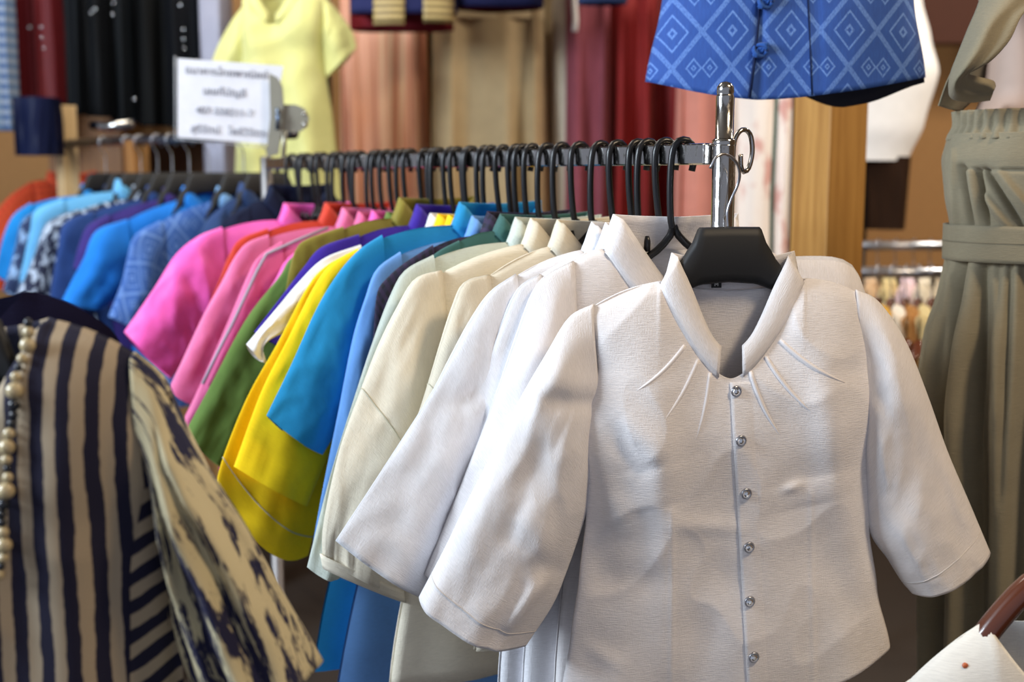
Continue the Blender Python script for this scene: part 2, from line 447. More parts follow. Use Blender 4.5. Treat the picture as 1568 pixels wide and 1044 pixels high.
def wide_body(name, root, mat, prof, depth, n=49):
    """prof(x)->(ztop,zbot); thick moulded hanger body"""
    def fn(i, j):
        X = prof['xs']; x = lerp(-X, X, i / (n - 1)); zt = tab(prof['top'], abs(x)); zb = tab(prof['bot'], abs(x))
        t = 2 * pi * j / 12; c, s = cos(t), sin(t); c = math.copysign(abs(c) ** .6, c); s = math.copysign(abs(s) ** .6, s)
        e = sm(X, X - .012, abs(x)) * .97 + .03
        return (x, depth(abs(x)) * .5 * s * e, (zt + zb) / 2 + (zt - zb) / 2 * c * e)
    vs = []; fs = []
    for j in range(12):
        for i in range(n): vs.append(fn(i, j))
    for j in range(12):
        for i in range(n - 1):
            j2 = (j + 1) % 12; fs.append((j * n + i, j * n + i + 1, j2 * n + i + 1, j2 * n + i))
    fs.append(tuple(j * n for j in range(12))); fs.append(tuple(j * n + n - 1 for j in range(11, -1, -1)))
    o = mesh_obj(name, vs, fs, mat, root); return o

# ---------------------------------------------------------------- garment rack (front)
N0 = at(1085, 235.5, 1.36); Q0 = at(410, 251, 2.64)
BZ = (N0.z + Q0.z) / 2; BL = hypot(Q0.x - N0.x, Q0.y - N0.y)
BD = Vector(((Q0.x - N0.x) / BL, (Q0.y - N0.y) / BL, 0)); AL = atan2(-BD.x, BD.y)
def barpt(s, dz=0.0): return Vector((N0.x, N0.y, BZ + dz)) + BD * s
def hook_s(px):
    lo, hi = -.3, 2.5
    for _ in range(40):
        m = (lo + hi) / 2
        if proj(barpt(m))[0] > px: lo = m
        else: hi = m
    return lo
BT = .012      # half height of the bar
rack = empty('garment_rack', (N0.x, N0.y, 0), AL, 'chrome garment rack with flat rail and round posts', 'clothes rack')
box('rail', (-.007, 0.0, BZ - BT), (.007, BL, BZ + BT), CHROME, rack, .002)
pc = 0.012
lathe('post', [(.0128, 0.05), (.0128, BZ + .014), (.0118, BZ + .016)], CHROME, rack, 28, (pc, -.012, 0))
lathe('post_extension', [(.0102, BZ + .01), (.0102, BZ + .062), (.0096, BZ + .064), (.009, BZ + .0655), (.0096, BZ + .067), (.0092, BZ + .073), (.0065, BZ + .077), (.002, BZ + .079)], CHROME, rack, 28, (pc, -.012, 0))
lathe('post_collar', [(.0128, BZ + .009), (.0134, BZ + .011), (.0134, BZ + .015), (.0106, BZ + .017)], CHROME, rack, 28, (pc, -.012, 0))
lathe('post', [(.0128, 0.05), (.0128, BZ + .012), (.0118, BZ + .016)], plain('dimmed_chrome', '#8a8684', .5, 1), rack, 24, (0, BL + .01, 0))  # rear post: chrome toned darker and rougher to dim its bright reflection
for yy in (-.012, BL + .01):
    tube('foot', [(-.24, yy, .03), (-.2, yy, .05), (.2, yy, .05), (.24, yy, .03)], .0125, CHROME, rack, 12)
tube('lower_rail', [(0, 0, .12), (0, BL, .12)], .01, CHROME, rack, 10)
# chrome curl on the front post
def curl():
    P = [(.019, 0, -.052), (.019, 0, -.03), (.019, 0, .005), (.022, 0, .022), (.032, 0, .031), (.043, 0, .026), (.047, 0, .008), (.043, 0, -.010), (.036, 0, -.016), (.031, 0, -.010), (.030, 0, .004)]
    return [(x + .006, -.012, z + BZ - .004) for x, _, z in resample(P, 40)]
tube('display_hook', curl(), .0028, CHROME, rack, 10)

# ---------------------------------------------------------------- front blouse
ROT1 = radians(12)
O1 = at(1117, 235, 1.325)
def l1(px, py, dy=0.0): return onplane(px, py, O1, ROT1, dy)
WHITE = fabric('#f0eced', .5, .8, .1, name='white_slub_cotton')
W1 = empty('blouse', O1, ROT1, 'white short-sleeved blouse with crystal buttons, nearest on the rack', 'blouse', 'blouses on the front rack')
nL = l1(1010, 432); nR = l1(1232, 425); xo = (nL[0] + nR[0]) / 2
tipL = l1(893, 470); tipR = l1(1325, 447)
bL = [l1(*q) for q in [(893, 470), (912, 560), (888, 690), (898, 790), (888, 880), (876, 965), (858, 1075)]]
bR = [l1(*q) for q in [(1325, 447), (1338, 600), (1334, 740), (1330, 808), (1342, 900), (1362, 990), (1375, 1060)]]
hemc = l1(1150, 1078)[1]
S1 = [(l1(a, b) + l1(c, d) + (w, m)) for a, b, c, d, w, m in [
    (1015, 600, 1032, 1000, .022, -.007), (1255, 560, 1300, 800, .026, -.010), (1000, 700, 1010, 760, .045, -.008), (1235, 720, 1240, 760, .045, -.006),
    (930, 640, 985, 700, .016, .006), (960, 620, 1020, 690, .018, -.004), (905, 700, 960, 790, .018, -.007), (905, 820, 930, 900, .022, .006),
    (1030, 785, 1130, 795, .010, -.003), (1200, 735, 1222, 728, .006, -.004), (930, 880, 1020, 870, .02, .004), (900, 980, 950, 1000, .01, -.003),
    (1290, 560, 1330, 560, .012, .004), (1280, 860, 1320, 960, .02, .005), (1090, 830, 1130, 900, .02, .003), (1032, 760, 1030, 1044, .003, -.0016), (1238, 740, 1243, 1044, .003, -.0012),
    (1335, 500, 1333, 640, .006, -.003)]]
def stepx(z): return lerp(l1(1118, 580)[0], l1(1144, 1040)[0], (z + .25) / (-.35))
g1 = Garment(W1, WHITE, xn=(nR[0] - nL[0]) / 2, xo=xo, zn=(nL[1] + nR[1]) / 2, nd=.105, npow=1.6, endlean=.75, bnd=.012, tipL=tipL, tipR=tipR, armz=.17,
             bodyL=bL, bodyR=bR, hem=(l1(858, 1075)[1], hemc, l1(1362, 990)[1]), tf=.038, tb=.012, strokes=S1, wave=.004, noise=.004, nu=170, nv=150,
             solid=.0012, seed=3.3, prof=[(-.7, .8), (-.42, .85), (-.3, 1.05), (-.2, .85), (-.13, .75)])
g1.build_body()
sL = [l1(a, b) + l1(c, d) + (w, m) for a, b, c, d, w, m in [
    (852, 604, 915, 612, .010, .007), (845, 570, 900, 588, .018, -.006), (790, 800, 830, 680, .014, .007), (810, 760, 850, 830, .018, -.006), (845, 850, 868, 880, .012, .01),
    (860, 500, 820, 620, .02, -.006), (790, 930, 850, 860, .010, -.012), (760, 960, 812, 880, .008, .006), (745, 700, 690, 830, .03, -.004)]]
g1.sleeve(-1, [l1(*q) for q in [(872, 486), (838, 540), (800, 605), (762, 678), (715, 770), (682, 838), (642, 914)]],
          [l1(*q) for q in [(925, 660), (905, 740), (896, 790), (868, 872), (846, 925), (805, 988)]], D=(.013, .045, .04), nfold=2, famp=.004, nu=70, nv=90, strokes=sL, wrk=.0035)
sR = [l1(a, b) + l1(c, d) + (w, m) for a, b, c, d, w, m in [(1350, 500, 1380, 640, .016, -.006), (1385, 700, 1350, 800, .02, .006), (1345, 770, 1400, 860, .014, -.006), (1440, 620, 1470, 740, .03, -.004)]]
g1.sleeve(1, [l1(*q) for q in [(1345, 462), (1385, 520), (1418, 600), (1450, 690), (1484, 770), (1516, 846)]],
          [l1(*q) for q in [(1318, 640), (1322, 720), (1330, 808), (1360, 856), (1380, 888), (1397, 908)]], D=(.013, .04, .035), nfold=2, famp=.003, nu=70, nv=90, strokes=sR, wrk=.0035)
g1.collar(h=.033, gap=.014, lean=.62, n=90)
# pin tucks radiating from the collar
for (a, b, c, d) in [(1050, 524, 976, 590), (1070, 545, 1015, 636), (1088, 564, 1064, 668), (1148, 562, 1196, 660), (1171, 540, 1242, 621), (1193, 516, 1288, 576)]:
    p0, p1 = l1(a, b), l1(c, d); pts = []; rr = []
    bend = .004 if a < 1120 else -.004
    for k in range(15):
        t = k / 14; x = lerp(p0[0], p1[0], t) + bend * sin(pi * t) * .6; z = lerp(p0[1], p1[1], t) - .003 * sin(pi * t)
        pts.append(g1.front(x, z, -.0003)); rr.append(.0022 * (1 - t ** 3) + .0005)
    tube('pin_tuck', pts, rr, WHITE, W1, 8)
def plk(i, j):
    v = j / 119; z = lerp(-.246, hemc + .004, v); t = i / 7; x = stepx(z) + lerp(0, .03, t); p = g1.front(x, z, .0022 * (1 - t ** 2) - .0006 * t)
    return (p.x, p.y, p.z, x, z)
grid('placket', plk, 8, 120, WHITE, W1, solid=.0008)
CRY = NT('crystal').p(Roughness=.05, Metallic=.9); CRY.col(lin('#dfe3ea')); CRY = CRY.m
for (px, py) in [(1127, 590), (1134, 661), (1142, 741), (1146, 821), (1147, 902), (1153, 983)]:
    x, z = l1(px, py); c = g1.front(x, z, .0012)
    b = lathe('button', [(.0042, -.001), (.0062, .0), (.0066, .0018), (.006, .0034), (.005, .0042), (.0046, .0036)], STEEL, W1, 16, c, 'y')
    gem = lathe('crystal', [(.0046, .003), (.0044, .0045), (.0028, .006), (.0012, .0063)], CRY, b, 8, c, 'y')
    for p in gem.data.polygons: p.use_smooth = False
# size label in the neck
zc = g1.topline(xo + .0, False)
SL = plain('woven_size_label', '#2a2a2c', .8)
lbx, lbz = l1(1097, 436)
box('size_label', (lbx - .006, .007, lbz - .004), (lbx + .006, .0085, lbz + .004), SL, W1)
SLT = plain('label_letter', '#d8d8d6', .8)
mv = [(-.0022, -.002), (-.0022, .002), (-.0012, .002), (0, .0004), (.0012, .002), (.0022, .002), (.0022, -.002), (.0013, -.002), (.0013, .0006), (0, -.001), (-.0013, .0006), (-.0013, -.002)]
mesh_obj('size_letter', [(lbx + a_, .0064, lbz + b_) for a_, b_ in mv] + [(lbx + a_, .0072, lbz + b_) for a_, b_ in mv], [tuple(range(12))] + [(i_, (i_ + 1) % 12, 12 + (i_ + 1) % 12, 12 + i_) for i_ in range(12)], SLT, W1, smooth=False)
WSEAM = plain('white_stitch', '#d6d2d0', .9)
g1.ring_seam(.93, WSEAM, .0005, 0); g1.ring_seam(.92, WSEAM, .0005, 1)
g1.finish(.4)
# hanger of the front blouse
h1 = empty('clothes_hanger', O1, ROT1, 'wide black moulded hanger with wire hook under the front white blouse', 'hanger', 'hangers on the front rack')
zt = l1(1117, 347)[1]; xh = (l1(1068, 347)[0] + l1(1166, 347)[0]) / 2; xw = (l1(1166, 347)[0] - l1(1068, 347)[0]) / 2
wide_body('hanger_body', h1, BLACKM, dict(xs=.14, top=[(0, zt), (xw * .97, zt - .0005), (xw * 1.06, zt - .014), (.056, zt - .038), (.066, zt - .055), (.078, zt - .072), (.1, zt - .09), (.14, zt - .115)],
          bot=[(0, zt - .061), (.03, zt - .063), (.055, zt - .071), (.078, zt - .086), (.1, zt - .102), (.14, zt - .128)]), lambda x: lerp(.018, .012, sm(.05, .09, x)))
for ch in h1.children: ch.location.x = xh
hp = [l1(*q) for q in [(1117, 350), (1116, 325), (1122, 305), (1131, 285), (1133, 268), (1128, 252), (1117, 241), (1103, 236), (1090, 242), (1081, 258)]]
pth = [(x, (0.004 if i < 4 else lerp(.004, -.012, min(1, (i - 3) / 5))), z) for i, (x, z) in enumerate(hp)]
tube('hook', resample(pth, 40), .0017, STEEL, h1, 8)

# ---------------------------------------------------------------- rack garments
HK = [1046, 1023, 995, 976, 945, 920, 887, 863, 839, 816, 800, 792, 775, 754, 742, 728, 718, 700, 690, 676, 666, 652, 630, 618, 607, 592, 580, 573, 557, 544, 535, 520, 512, 494, 483, 470, 457, 447]
proto = make_tubular_hanger(); proto_used = [False]
hang_label = {}; hang_yaw = {}
def rack_garment(hook, mat, label, O, hin=None, cat='blouse', hem=-.6, nd=.07, xn=.08, D=(.012, .017, .014), tf=.013, zn=-.122, collar=.034, lean=.55, bodyw=None,
                 armI=.165, nfold=2, famp=.003, strokes=(), smat=None, solid=0, name='blouse', hres=1, cmat=None, gap=.012, rightO=None, yaw=0, nu=40, tb=None, gather=0, wrk=.006, bow=.006):
    s = hook_s(hook); o = barpt(s, BT); rot = AL + yaw
    o = o + Vector((cos(rot), sin(rot), 0)) * -.004
    def l(px, py): return onplane(px, py, o, rot)
    r = empty(name, o, rot, label, cat, 'blouses on the front rack')
    Ol = [l(*q) for q in O]; tip = Ol[0]; tx = min(-.12, max(tip[0], -.235)); tip = (tx, tip[1])
    tR = (-tip[0], tip[1])
    hin = l(*hin) if hin else (Ol[-1][0] + .115, Ol[-1][1] - .06)
    g = Garment(r, mat, xn=xn, zn=max(zn, tip[1] + .014), nd=nd, tipL=tip, tipR=tR, armz=armI, hem=(hem, hem - .012, hem), tf=tf, tb=tb or tf, strokes=[], wave=.003, noise=.0015, nu=nu, nv=nu - 6, solid=solid, bnd=.004)
    if bodyw:
        for S in ('L', 'R'): setattr(g, 'W' + S, sorted([(tip[1], abs(tip[0])), (tip[1] - armI, abs(tip[0]) * .98), (hem, bodyw), (-1.2, bodyw * 1.05)]))
    g.build_body()
    I = [(tip[0] + .012, tip[1] - armI), (lerp(tip[0] + .012, hin[0], .5) + .008, lerp(tip[1] - armI, hin[1], .5) + .01), hin]
    if I[0][1] < hin[1] + .02: I = [(tip[0] + .01, lerp(tip[1], hin[1], .55)), (hin[0] + .004, lerp(tip[1], hin[1], .8)), hin]
    st = [l(a, b) + l(c, d) + (w, m) for a, b, c, d, w, m in strokes]
    sl = g.sleeve(-1, Ol[1:], I, D, nfold, famp, nu=72 if gather else 40, nv=50, mat=smat, strokes=st, gather=gather, wrk=wrk, bow=bow)
    Or = [l(*q) for q in rightO] if rightO else [(-x, z) for x, z in Ol[1:]]
    g.sleeve(1, Or, [(-x, z) for x, z in I], D, nfold, famp, nu=22, nv=26, mat=smat)
    if collar: g.collar(h=collar, gap=gap, lean=lean, mat=cmat, n=44)
    g.l = l; hang_label[hook] = label; hang_yaw[hook] = yaw
    return g
CREAM = fabric('#e6dcc6', .5, name='cream_linen'); CREAM2 = fabric('#eae1cc', .5, name='pale_cream_linen')
MINT = fabric('#d3dcd2', .6, name='pale_mint_cotton')
# three white blouses behind the first
rack_garment(1046, WHITE, 'white blouse with tall stand collar, directly behind the front white blouse', [(862, 404), (838, 420), (815, 450), (787, 525), (752, 625), (705, 745), (650, 880)], hem=-.74,
             D=(.012, .028, .022), xn=.092, zn=-.118, nd=.1, yaw=radians(17) - AL, rightO=[(1292, 398), (1325, 450), (1360, 560), (1400, 700)], solid=.001, collar=.04,
             strokes=[(850, 440, 800, 560, .012, -.008), (830, 430, 810, 520, .01, .004)])
rack_garment(1018, fabric('#e7e7ec', .5, name='cool_white_cotton'), 'white blouse third from the front, its sleeve hem stitched', [(812, 424), (795, 440), (770, 490), (740, 570), (716, 640), (682, 735), (632, 882)], yaw=radians(21) - AL, hem=-.70, D=(.012, .02, .018), solid=.001, xn=.085)
rack_garment(992, fabric('#e9e9ee', .5, name='bright_white_cotton'), 'white blouse with the widest plain sleeve, beside the cream blouses', [(775, 424), (752, 446), (721, 490), (688, 550), (658, 606), (590, 712), (514, 828)], hin=(660, 920), yaw=radians(26) - AL, hem=-.68, D=(.012, .022, .022), solid=.001, xn=.085,
             strokes=[(690, 620, 730, 590, .008, .006)])
# cream ones
gc1 = rack_garment(930, CREAM, 'cream linen blouse squeezed between white and puff-sleeved cream ones', [(735, 425), (712, 432), (694, 468), (672, 535), (652, 600), (620, 700), (600, 800)], hin=(705, 840), hem=-.62, D=(.012, .02, .018), solid=.001, xn=.082)
gc2 = rack_garment(887, CREAM2, 'cream linen blouse with long puff sleeve gathered into an elastic cuff', [(662, 418), (637, 427), (610, 470), (580, 530), (552, 600), (520, 690), (496, 800), (494, 852)], hin=(612, 905), hem=-.675, D=(.012, .026, .026), solid=.001, xn=.082, bodyw=.275, gather=.0022)
# gathered cuff of the puff sleeve
def cuff():
    l = gc2.l; a = l(492, 856); b = l(616, 908)
    def fn(i, j):
        t = 2 * pi * i / 60; c, s = cos(t), sin(t); v = j / 3
        x = lerp(a[0], b[0], .5 + .5 * c); z = lerp(a[1], b[1], .5 + .5 * c) - .012 * v + .006 * (1 - v)
        y = .024 * s * (1 - .1 * v) + .0012 * sin(30 * t)
        return (x + .003 * v, y, z, t * .03, v * .02)
    grid('cuff', fn, 60, 4, CREAM2, gc2.root, closed=True, solid=.002)
cuff()
SEAMM = plain('cream_seam_thread', '#b9b39c', .9)  # sleeve seam thread, slightly darker than the cream linen
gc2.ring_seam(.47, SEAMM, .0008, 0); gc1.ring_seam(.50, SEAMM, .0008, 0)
rack_garment(860, MINT, 'pale mint textured blouse, thin slice between cream and navy ones', [(650, 394), (622, 412), (603, 441), (579, 500), (545, 600), (505, 730), (470, 868)], hin=(520, 885), hem=-.6, D=(.01, .012, .012), tf=.01)
rack_garment(838, fabric('#3f6a66', .2), 'dark teal collared blouse mostly hidden, beside the mint one', [(690, 372), (672, 384), (655, 402), (640, 440), (620, 500)], hem=-.55, D=(.008, .008, .008), tf=.008, zn=-.132, collar=.024)
NAVYCK = check_mat('navy_check', '#1c1d2b', '#2c2a48', '#3a2c4e', .012)
rack_garment(815, NAVYCK, 'black and navy checked blouse next to the pale mint one', [(650, 379), (620, 402), (594, 424), (577, 450), (571, 520), (560, 600), (548, 690)], hem=-.56, D=(.01, .012, .012), tf=.01, zn=-.124)
LBLUE = fabric('#6fa3e6', .12, name='cornflower_cotton'); TURQ = fabric('#1f8ec6', .1, name='turquoise_cotton')
rack_garment(790, LBLUE, 'cornflower blue shirt with spread collar behind the checked one', [(600, 389), (577, 412), (560, 455), (540, 520), (516, 640), (492, 760), (474, 862)], hin=(560, 890), hem=-.80, D=(.01, .014, .012), tf=.01, bodyw=.29, zn=-.124, name='shirt', cat='shirt')
gt = rack_garment(770, TURQ, 'turquoise short-sleeved shirt between cornflower blue and yellow ones', [(572, 363), (548, 384), (514, 424), (483, 476), (446, 558), (408, 636)], hin=(494, 696), hem=-.72, D=(.01, .018, .016), tf=.011, bodyw=.30, zn=-.124, name='shirt', cat='shirt',
                  strokes=[(560, 430, 545, 560, .02, .006), (520, 440, 470, 590, .02, -.004)])
YEL = fabric('#ffd60f', .12, name='yellow_cotton'); YEL2 = fabric('#fdd00c', .12, name='deep_yellow_cotton')
rack_garment(752, YEL, 'bright yellow blouse with folded-back sleeve right behind turquoise shirt', [(535, 384), (510, 402), (483, 436), (440, 520), (400, 600), (358, 714)], hin=(470, 775), hem=-.64, D=(.012, .022, .024), tf=.01, zn=-.124, bow=.002)
gy2 = rack_garment(735, YEL2, 'yellow long-sleeved blouse with grey topstitched hem, lowest of the yellow sleeves', [(520, 392), (498, 408), (470, 440), (425, 525), (380, 605), (345, 690), (330, 742)], bow=.04, hin=(472, 850), hem=-.64, D=(.008, .01, .012), tf=.009, zn=-.124,
             strokes=[(380, 760, 440, 790, .01, -.008)])
gy2.ring_seam(.9, plain('grey_topstitch', '#b9b4a0', .8), .0008, 0)
rack_garment(722, fabric('#e8e8ec', .15), 'white short-sleeved blouse between purple and yellow ones', [(540, 378), (497, 395), (459, 430), (420, 476), (377, 527)], hin=(408, 556), hem=-.56, D=(.008, .012, .012), tf=.008, zn=-.126)
rack_garment(700, fabric('#3a2397', .1), 'deep purple blouse next to the white short-sleeved one', [(538, 362), (493, 378), (465, 409), (430, 455), (389, 508)], hem=-.56, D=(.008, .012, .012), tf=.008, zn=-.126)
rack_garment(672, fabric('#8a7f2e', .1, .6), 'olive satin blouse with pointed collar ahead of the green one', [(514, 350), (470, 366), (453, 382), (443, 412), (436, 450), (420, 500)], hem=-.55, D=(.008, .012, .01), tf=.008, zn=-.126)
rack_garment(652, fabric('#627f3c', .1), 'moss green long-sleeved blouse beside the olive satin one', [(470, 376), (445, 396), (428, 423), (376, 490), (318, 598), (284, 660)], hin=(345, 720), hem=-.6, D=(.01, .016, .02), tf=.009, zn=-.126)
PINKS = ['#f45fb4', '#e0689f', '#f15fb0']
rack_garment(628, fabric('#f463bd', .05, .5), 'bright pink blouse showing as a thin strip beside the green one', [(470, 368), (440, 396), (420, 430), (378, 498), (330, 585)], hem=-.58, D=(.008, .012, .012), tf=.008, zn=-.128)
gp = rack_garment(606, fabric('#e46c9f', .08, .55), 'dusty pink jacket with grey piping down its sleeve', [(420, 372), (397, 392), (380, 420), (350, 490), (306, 590), (272, 660)], hin=(330, 690), hem=-.6, D=(.01, .016, .016), tf=.009, zn=-.128, name='jacket', cat='jacket')
GREY = plain('grey_piping', '#a59aa8', .7)
tube('piping', [(x, -.012 - .008 * sin(pi * min(1, k / 7 + .1)), z + .002) for k, (x, z) in enumerate([gp.l(*q) for q in [(497, 350), (450, 369), (402, 390), (388, 415), (372, 450), (352, 495), (330, 540), (307, 588)]])], .0028, GREY, gp.root, 6)
rack_garment(580, fabric('#ea78ac', .08, .55), 'rose pink blouse ahead of the orange-red one', [(400, 362), (378, 372), (358, 396), (340, 430), (310, 485), (275, 560), (256, 600)], hem=-.6, D=(.009, .014, .014), tf=.009, zn=-.128)
rack_garment(552, fabric('#d2402b', .1, .6), 'orange-red blouse sandwiched between the pink ones', [(400, 352), (368, 366), (350, 392), (335, 430), (318, 470)], hem=-.55, D=(.008, .01, .01), tf=.008, zn=-.128)
rack_garment(486, fabric('#fc66c2', .05, .42), 'hot pink satin blouse, last bright one at the far end', [(330, 350), (303, 362), (269, 390), (238, 438), (215, 472), (190, 508)], hin=(262, 580), hem=-.6, D=(.012, .026, .024), tf=.012, zn=-.128,
             strokes=[(300, 380, 320, 470, .012, -.008), (280, 420, 300, 470, .012, .006)])
rack_garment(462, fabric('#22293f', .1), 'dark navy blouse at the far post behind the hot pink one', [(372, 318), (352, 330), (335, 350), (322, 380)], hem=-.5, D=(.008, .01, .01), tf=.008, zn=-.128)

for i, h in enumerate(HK):
    o = proto if i == 0 else copy_tree(proto)
    s = hook_s(h); o.location = barpt(s, BT) + Vector((0, 0, -.0085 + .0085)); o.rotation_euler = (0, random.uniform(-.06, .06), AL + random.uniform(-.035, .035))
    near = min(hang_label, key=lambda q: abs(q - h))
    if abs(near - h) <= 6:
        o.rotation_euler.z = AL + hang_yaw[near]; o.location = barpt(hook_s(near), BT)
        lb = hang_label.pop(near); w = lb.split(',')[0].split(' ')
        tag(o, 'black hanger holding the ' + ' '.join(w[:9]), 'hanger', 'hangers on the front rack')
    else:
        tag(o, 'black plastic hanger crowded on the rail, its own garment lost between neighbours', 'hanger', 'crowded hangers')

# ---------------------------------------------------------------- blue rack on the left
NB = at(432, 214, 2.75); QB = at(100, 213, 3.6); BZB = (NB.z + QB.z) / 2
LB = hypot(QB.x - NB.x, QB.y - NB.y); BDB = Vector(((QB.x - NB.x) / LB, (QB.y - NB.y) / LB, 0)); ALB = atan2(-BDB.x, BDB.y)
def barB(s): return Vector((NB.x, NB.y, BZB)) + BDB * s
def hookB(px):
    lo, hi = -.5, 3
    for _ in range(40):
        m = (lo + hi) / 2
        if proj(barB(m))[0] > px: lo = m
        else: hi = m
    return lo
rb = empty('garment_rack', (NB.x, NB.y, 0), ALB, 'dark steel rail on pale wooden post carrying the blue shirts', 'clothes rack')
tube('rail', [(0, -.05, BZB), (0, LB + .05, BZB)], .0125, plain('dark_steel', '#6a6a70', .3, 1), rb, 14)
box('post', (-.02, LB - .02, 0), (.03, LB + .03, BZB + .11), WOODP, rb, .003)
box('post', (-.02, LB * .6, 0), (.03, LB * .6 + .05, BZB), WOODD, rb, .003)
def wide_hanger(label, group=None, mat=BLACKM, hookmat=STEEL, xs=.19, drop=.085, w=.045, loc=(0, 0, 0), rz=0, hookr=.0016, cat='hanger'):
    r = empty('clothes_hanger', loc, rz, label, cat, group)
    zt = -drop
    wide_body('hanger_body', r, mat, dict(xs=xs, top=[(0, zt), (w, zt - .0005), (w * 1.08, zt - .01), (w * 1.4, zt - .04), (.1, zt - .085), (xs, zt - .12)],
              bot=[(0, zt - .05), (.03, zt - .052), (.06, zt - .068), (.1, zt - .1), (xs, zt - .132)]), lambda x: lerp(.014, .028, sm(.02, .14, x)))
    P = [(.012, 0, -.018), (.0155, 0, -.004), (.012, 0, .009), (0, 0, .0145), (-.012, 0, .009), (-.0155, 0, -.005), (-.010, 0, -.022), (0, 0, -.04), (0, 0, zt - .01)]
    tube('hook', resample([(a, 0, c) for a, b, c in P], 30), hookr, hookmat, r, 8)
    return r
def b_garment(hook, mat, label, O, hin=None, hem=-.62, name='shirt', cat='shirt', collar=.035, cmat=None, zn=-.15, smat=None, D=(.012, .022, .02)):
    o = barB(hookB(hook)); l = lambda x, y: onplane(x, y, o, ALB)
    r = empty(name, o, ALB, label, cat, 'shirts on the blue rack')
    Ol = [l(*q) for q in O]; tip = (max(-.23, min(-.13, Ol[0][0])), Ol[0][1])
    hin = l(*hin) if hin else (Ol[-1][0] + .11, Ol[-1][1] - .06)
    g = Garment(r, mat, xn=.08, zn=max(zn, tip[1] + .02), nd=.07, tipL=tip, tipR=(-tip[0], tip[1]), hem=(hem, hem, hem), tf=.014, tb=.014, nu=28, nv=24)
    g.build_body(); I = [(tip[0] + .012, tip[1] - .16), (lerp(tip[0], hin[0], .5) + .01, lerp(tip[1] - .16, hin[1], .5)), hin]
    if I[0][1] < hin[1] + .02: I = [(tip[0] + .01, lerp(tip[1], hin[1], .55)), (hin[0] + .004, lerp(tip[1], hin[1], .8)), hin]
    g.sleeve(-1, Ol[1:], I, D, 2, .004, nu=24, nv=26, mat=smat); g.sleeve(1, [(-x, z) for x, z in Ol[1:]], [(-x, z) for x, z in I], D, 2, .004, nu=18, nv=18, mat=smat)
    if collar: g.collar(h=collar, mat=cmat, n=36)
    wide_hanger('black wide hanger under the ' + ' '.join(label.split(',')[0].split(' ')[:9]), 'hangers on the blue rack', loc=o, rz=ALB, xs=.125, drop=.085, w=.05)
    return g
BDIA = diamond_mat('blue_diamond_weave', '#3f6fc0', '#34599f', '#7fa8e4', .075, .10, .8)
PRINT = blot_mat('navy_white_print', '#1a2340', '#aebfd6', (70, 40, 1), .5, .56); PRINT2 = blot_mat('slate_print', '#22345c', '#8fb0d8', (55, 30, 1), .5, .58)
b_garment(408, fabric('#27406e', .1), 'dark navy shirt tucked behind the pink sleeves', [(345, 318), (322, 334), (306, 362), (292, 400)], zn=-.14)
b_garment(372, BDIA, 'blue diamond-woven shirt with pale blue collar, nearest of the blue shirts', [(235, 340), (207, 360), (195, 395), (186, 433), (166, 484)], hin=(215, 500), cmat=fabric('#82b4ea', .1), smat=BDIA)
b_garment(318, fabric('#1b7fe0', .06), 'plain bright azure shirt with stand collar', [(170, 338), (147, 354), (128, 396), (112, 426), (95, 460)], hin=(154, 474))
b_garment(288, fabric('#3a2c78', .1), 'violet shirt glimpsed beside the azure one', [(150, 330), (135, 345), (122, 372), (112, 410)], collar=.03)
b_garment(262, fabric('#22417e', .15), 'navy shirt with gold stitching on the shoulder', [(118, 325), (98, 342), (88, 385), (80, 430), (74, 470)])
b_garment(240, PRINT, 'navy shirt with white brushstroke print', [(92, 322), (72, 341), (54, 385), (40, 420), (24, 452)])
b_garment(214, fabric('#66b0e4', .1), 'pale sky blue shirt in the middle of the blue rack', [(75, 306), (54, 322), (46, 355), (38, 390), (30, 430)])
b_garment(196, PRINT2, 'slate blue shirt with speckled print', [(52, 318), (36, 335), (24, 375), (14, 412), (4, 445)])
b_garment(160, fabric('#1787da', .1), 'clear blue shirt at the far left of the rack', [(40, 312), (20, 330), (4, 365), (-8, 420)])

# orange-red checked blouse beyond the blue rack
def far_garment(name, label, cat, o, rot, mat, tip, O, hin, hem=-.6, group=None, collar=.03, tipR=None, OR=None, IR=None, **k):
    o = Vector(o); l = lambda x, y: onplane(x, y, o, rot)
    r = empty(name, o, rot, label, cat, group); tL = l(*tip); tR = l(*tipR) if tipR else (-tL[0], tL[1])
    g = Garment(r, mat, tipL=tL, tipR=tR, hem=(hem, hem, hem), nu=k.pop('nu', 34), nv=34, **k); g.build_body()
    if O:
        Ol = [l(*q) for q in O]; hi = l(*hin); I = [(tL[0] + .012, tL[1] - .15), hi]
        if I[0][1] < hi[1]: I[0] = (tL[0] + .012, lerp(tL[1], hi[1], .5))
        g.sleeve(-1, Ol, I, (.02, .035, .03), 2, .005)
        if OR: Or = [l(*q) for q in OR]; hr = l(*IR); I = [(tR[0] - .012, max(tR[1] - .15, lerp(tR[1], hr[1], .6))), hr]
        else: Or = [(-x, z) for x, z in Ol]; I = [(-x, z) for x, z in I]
        g.sleeve(1, Or, I, (.02, .035, .03), 2, .005)
    if collar: g.collar(h=collar, n=36)
    g.l = l; return g
ORCK = check_mat('orange_check', '#c23a14', '#d85a2a', '#7d1d10', .02)
far_garment('blouse', 'orange-red checked blouse at the far left edge', 'blouse', at(110, 215, 3.75), ALB, ORCK, (40, 280), [(10, 305), (-20, 350), (-40, 420)], (20, 450), tf=.03, tb=.03, zn=-.12)

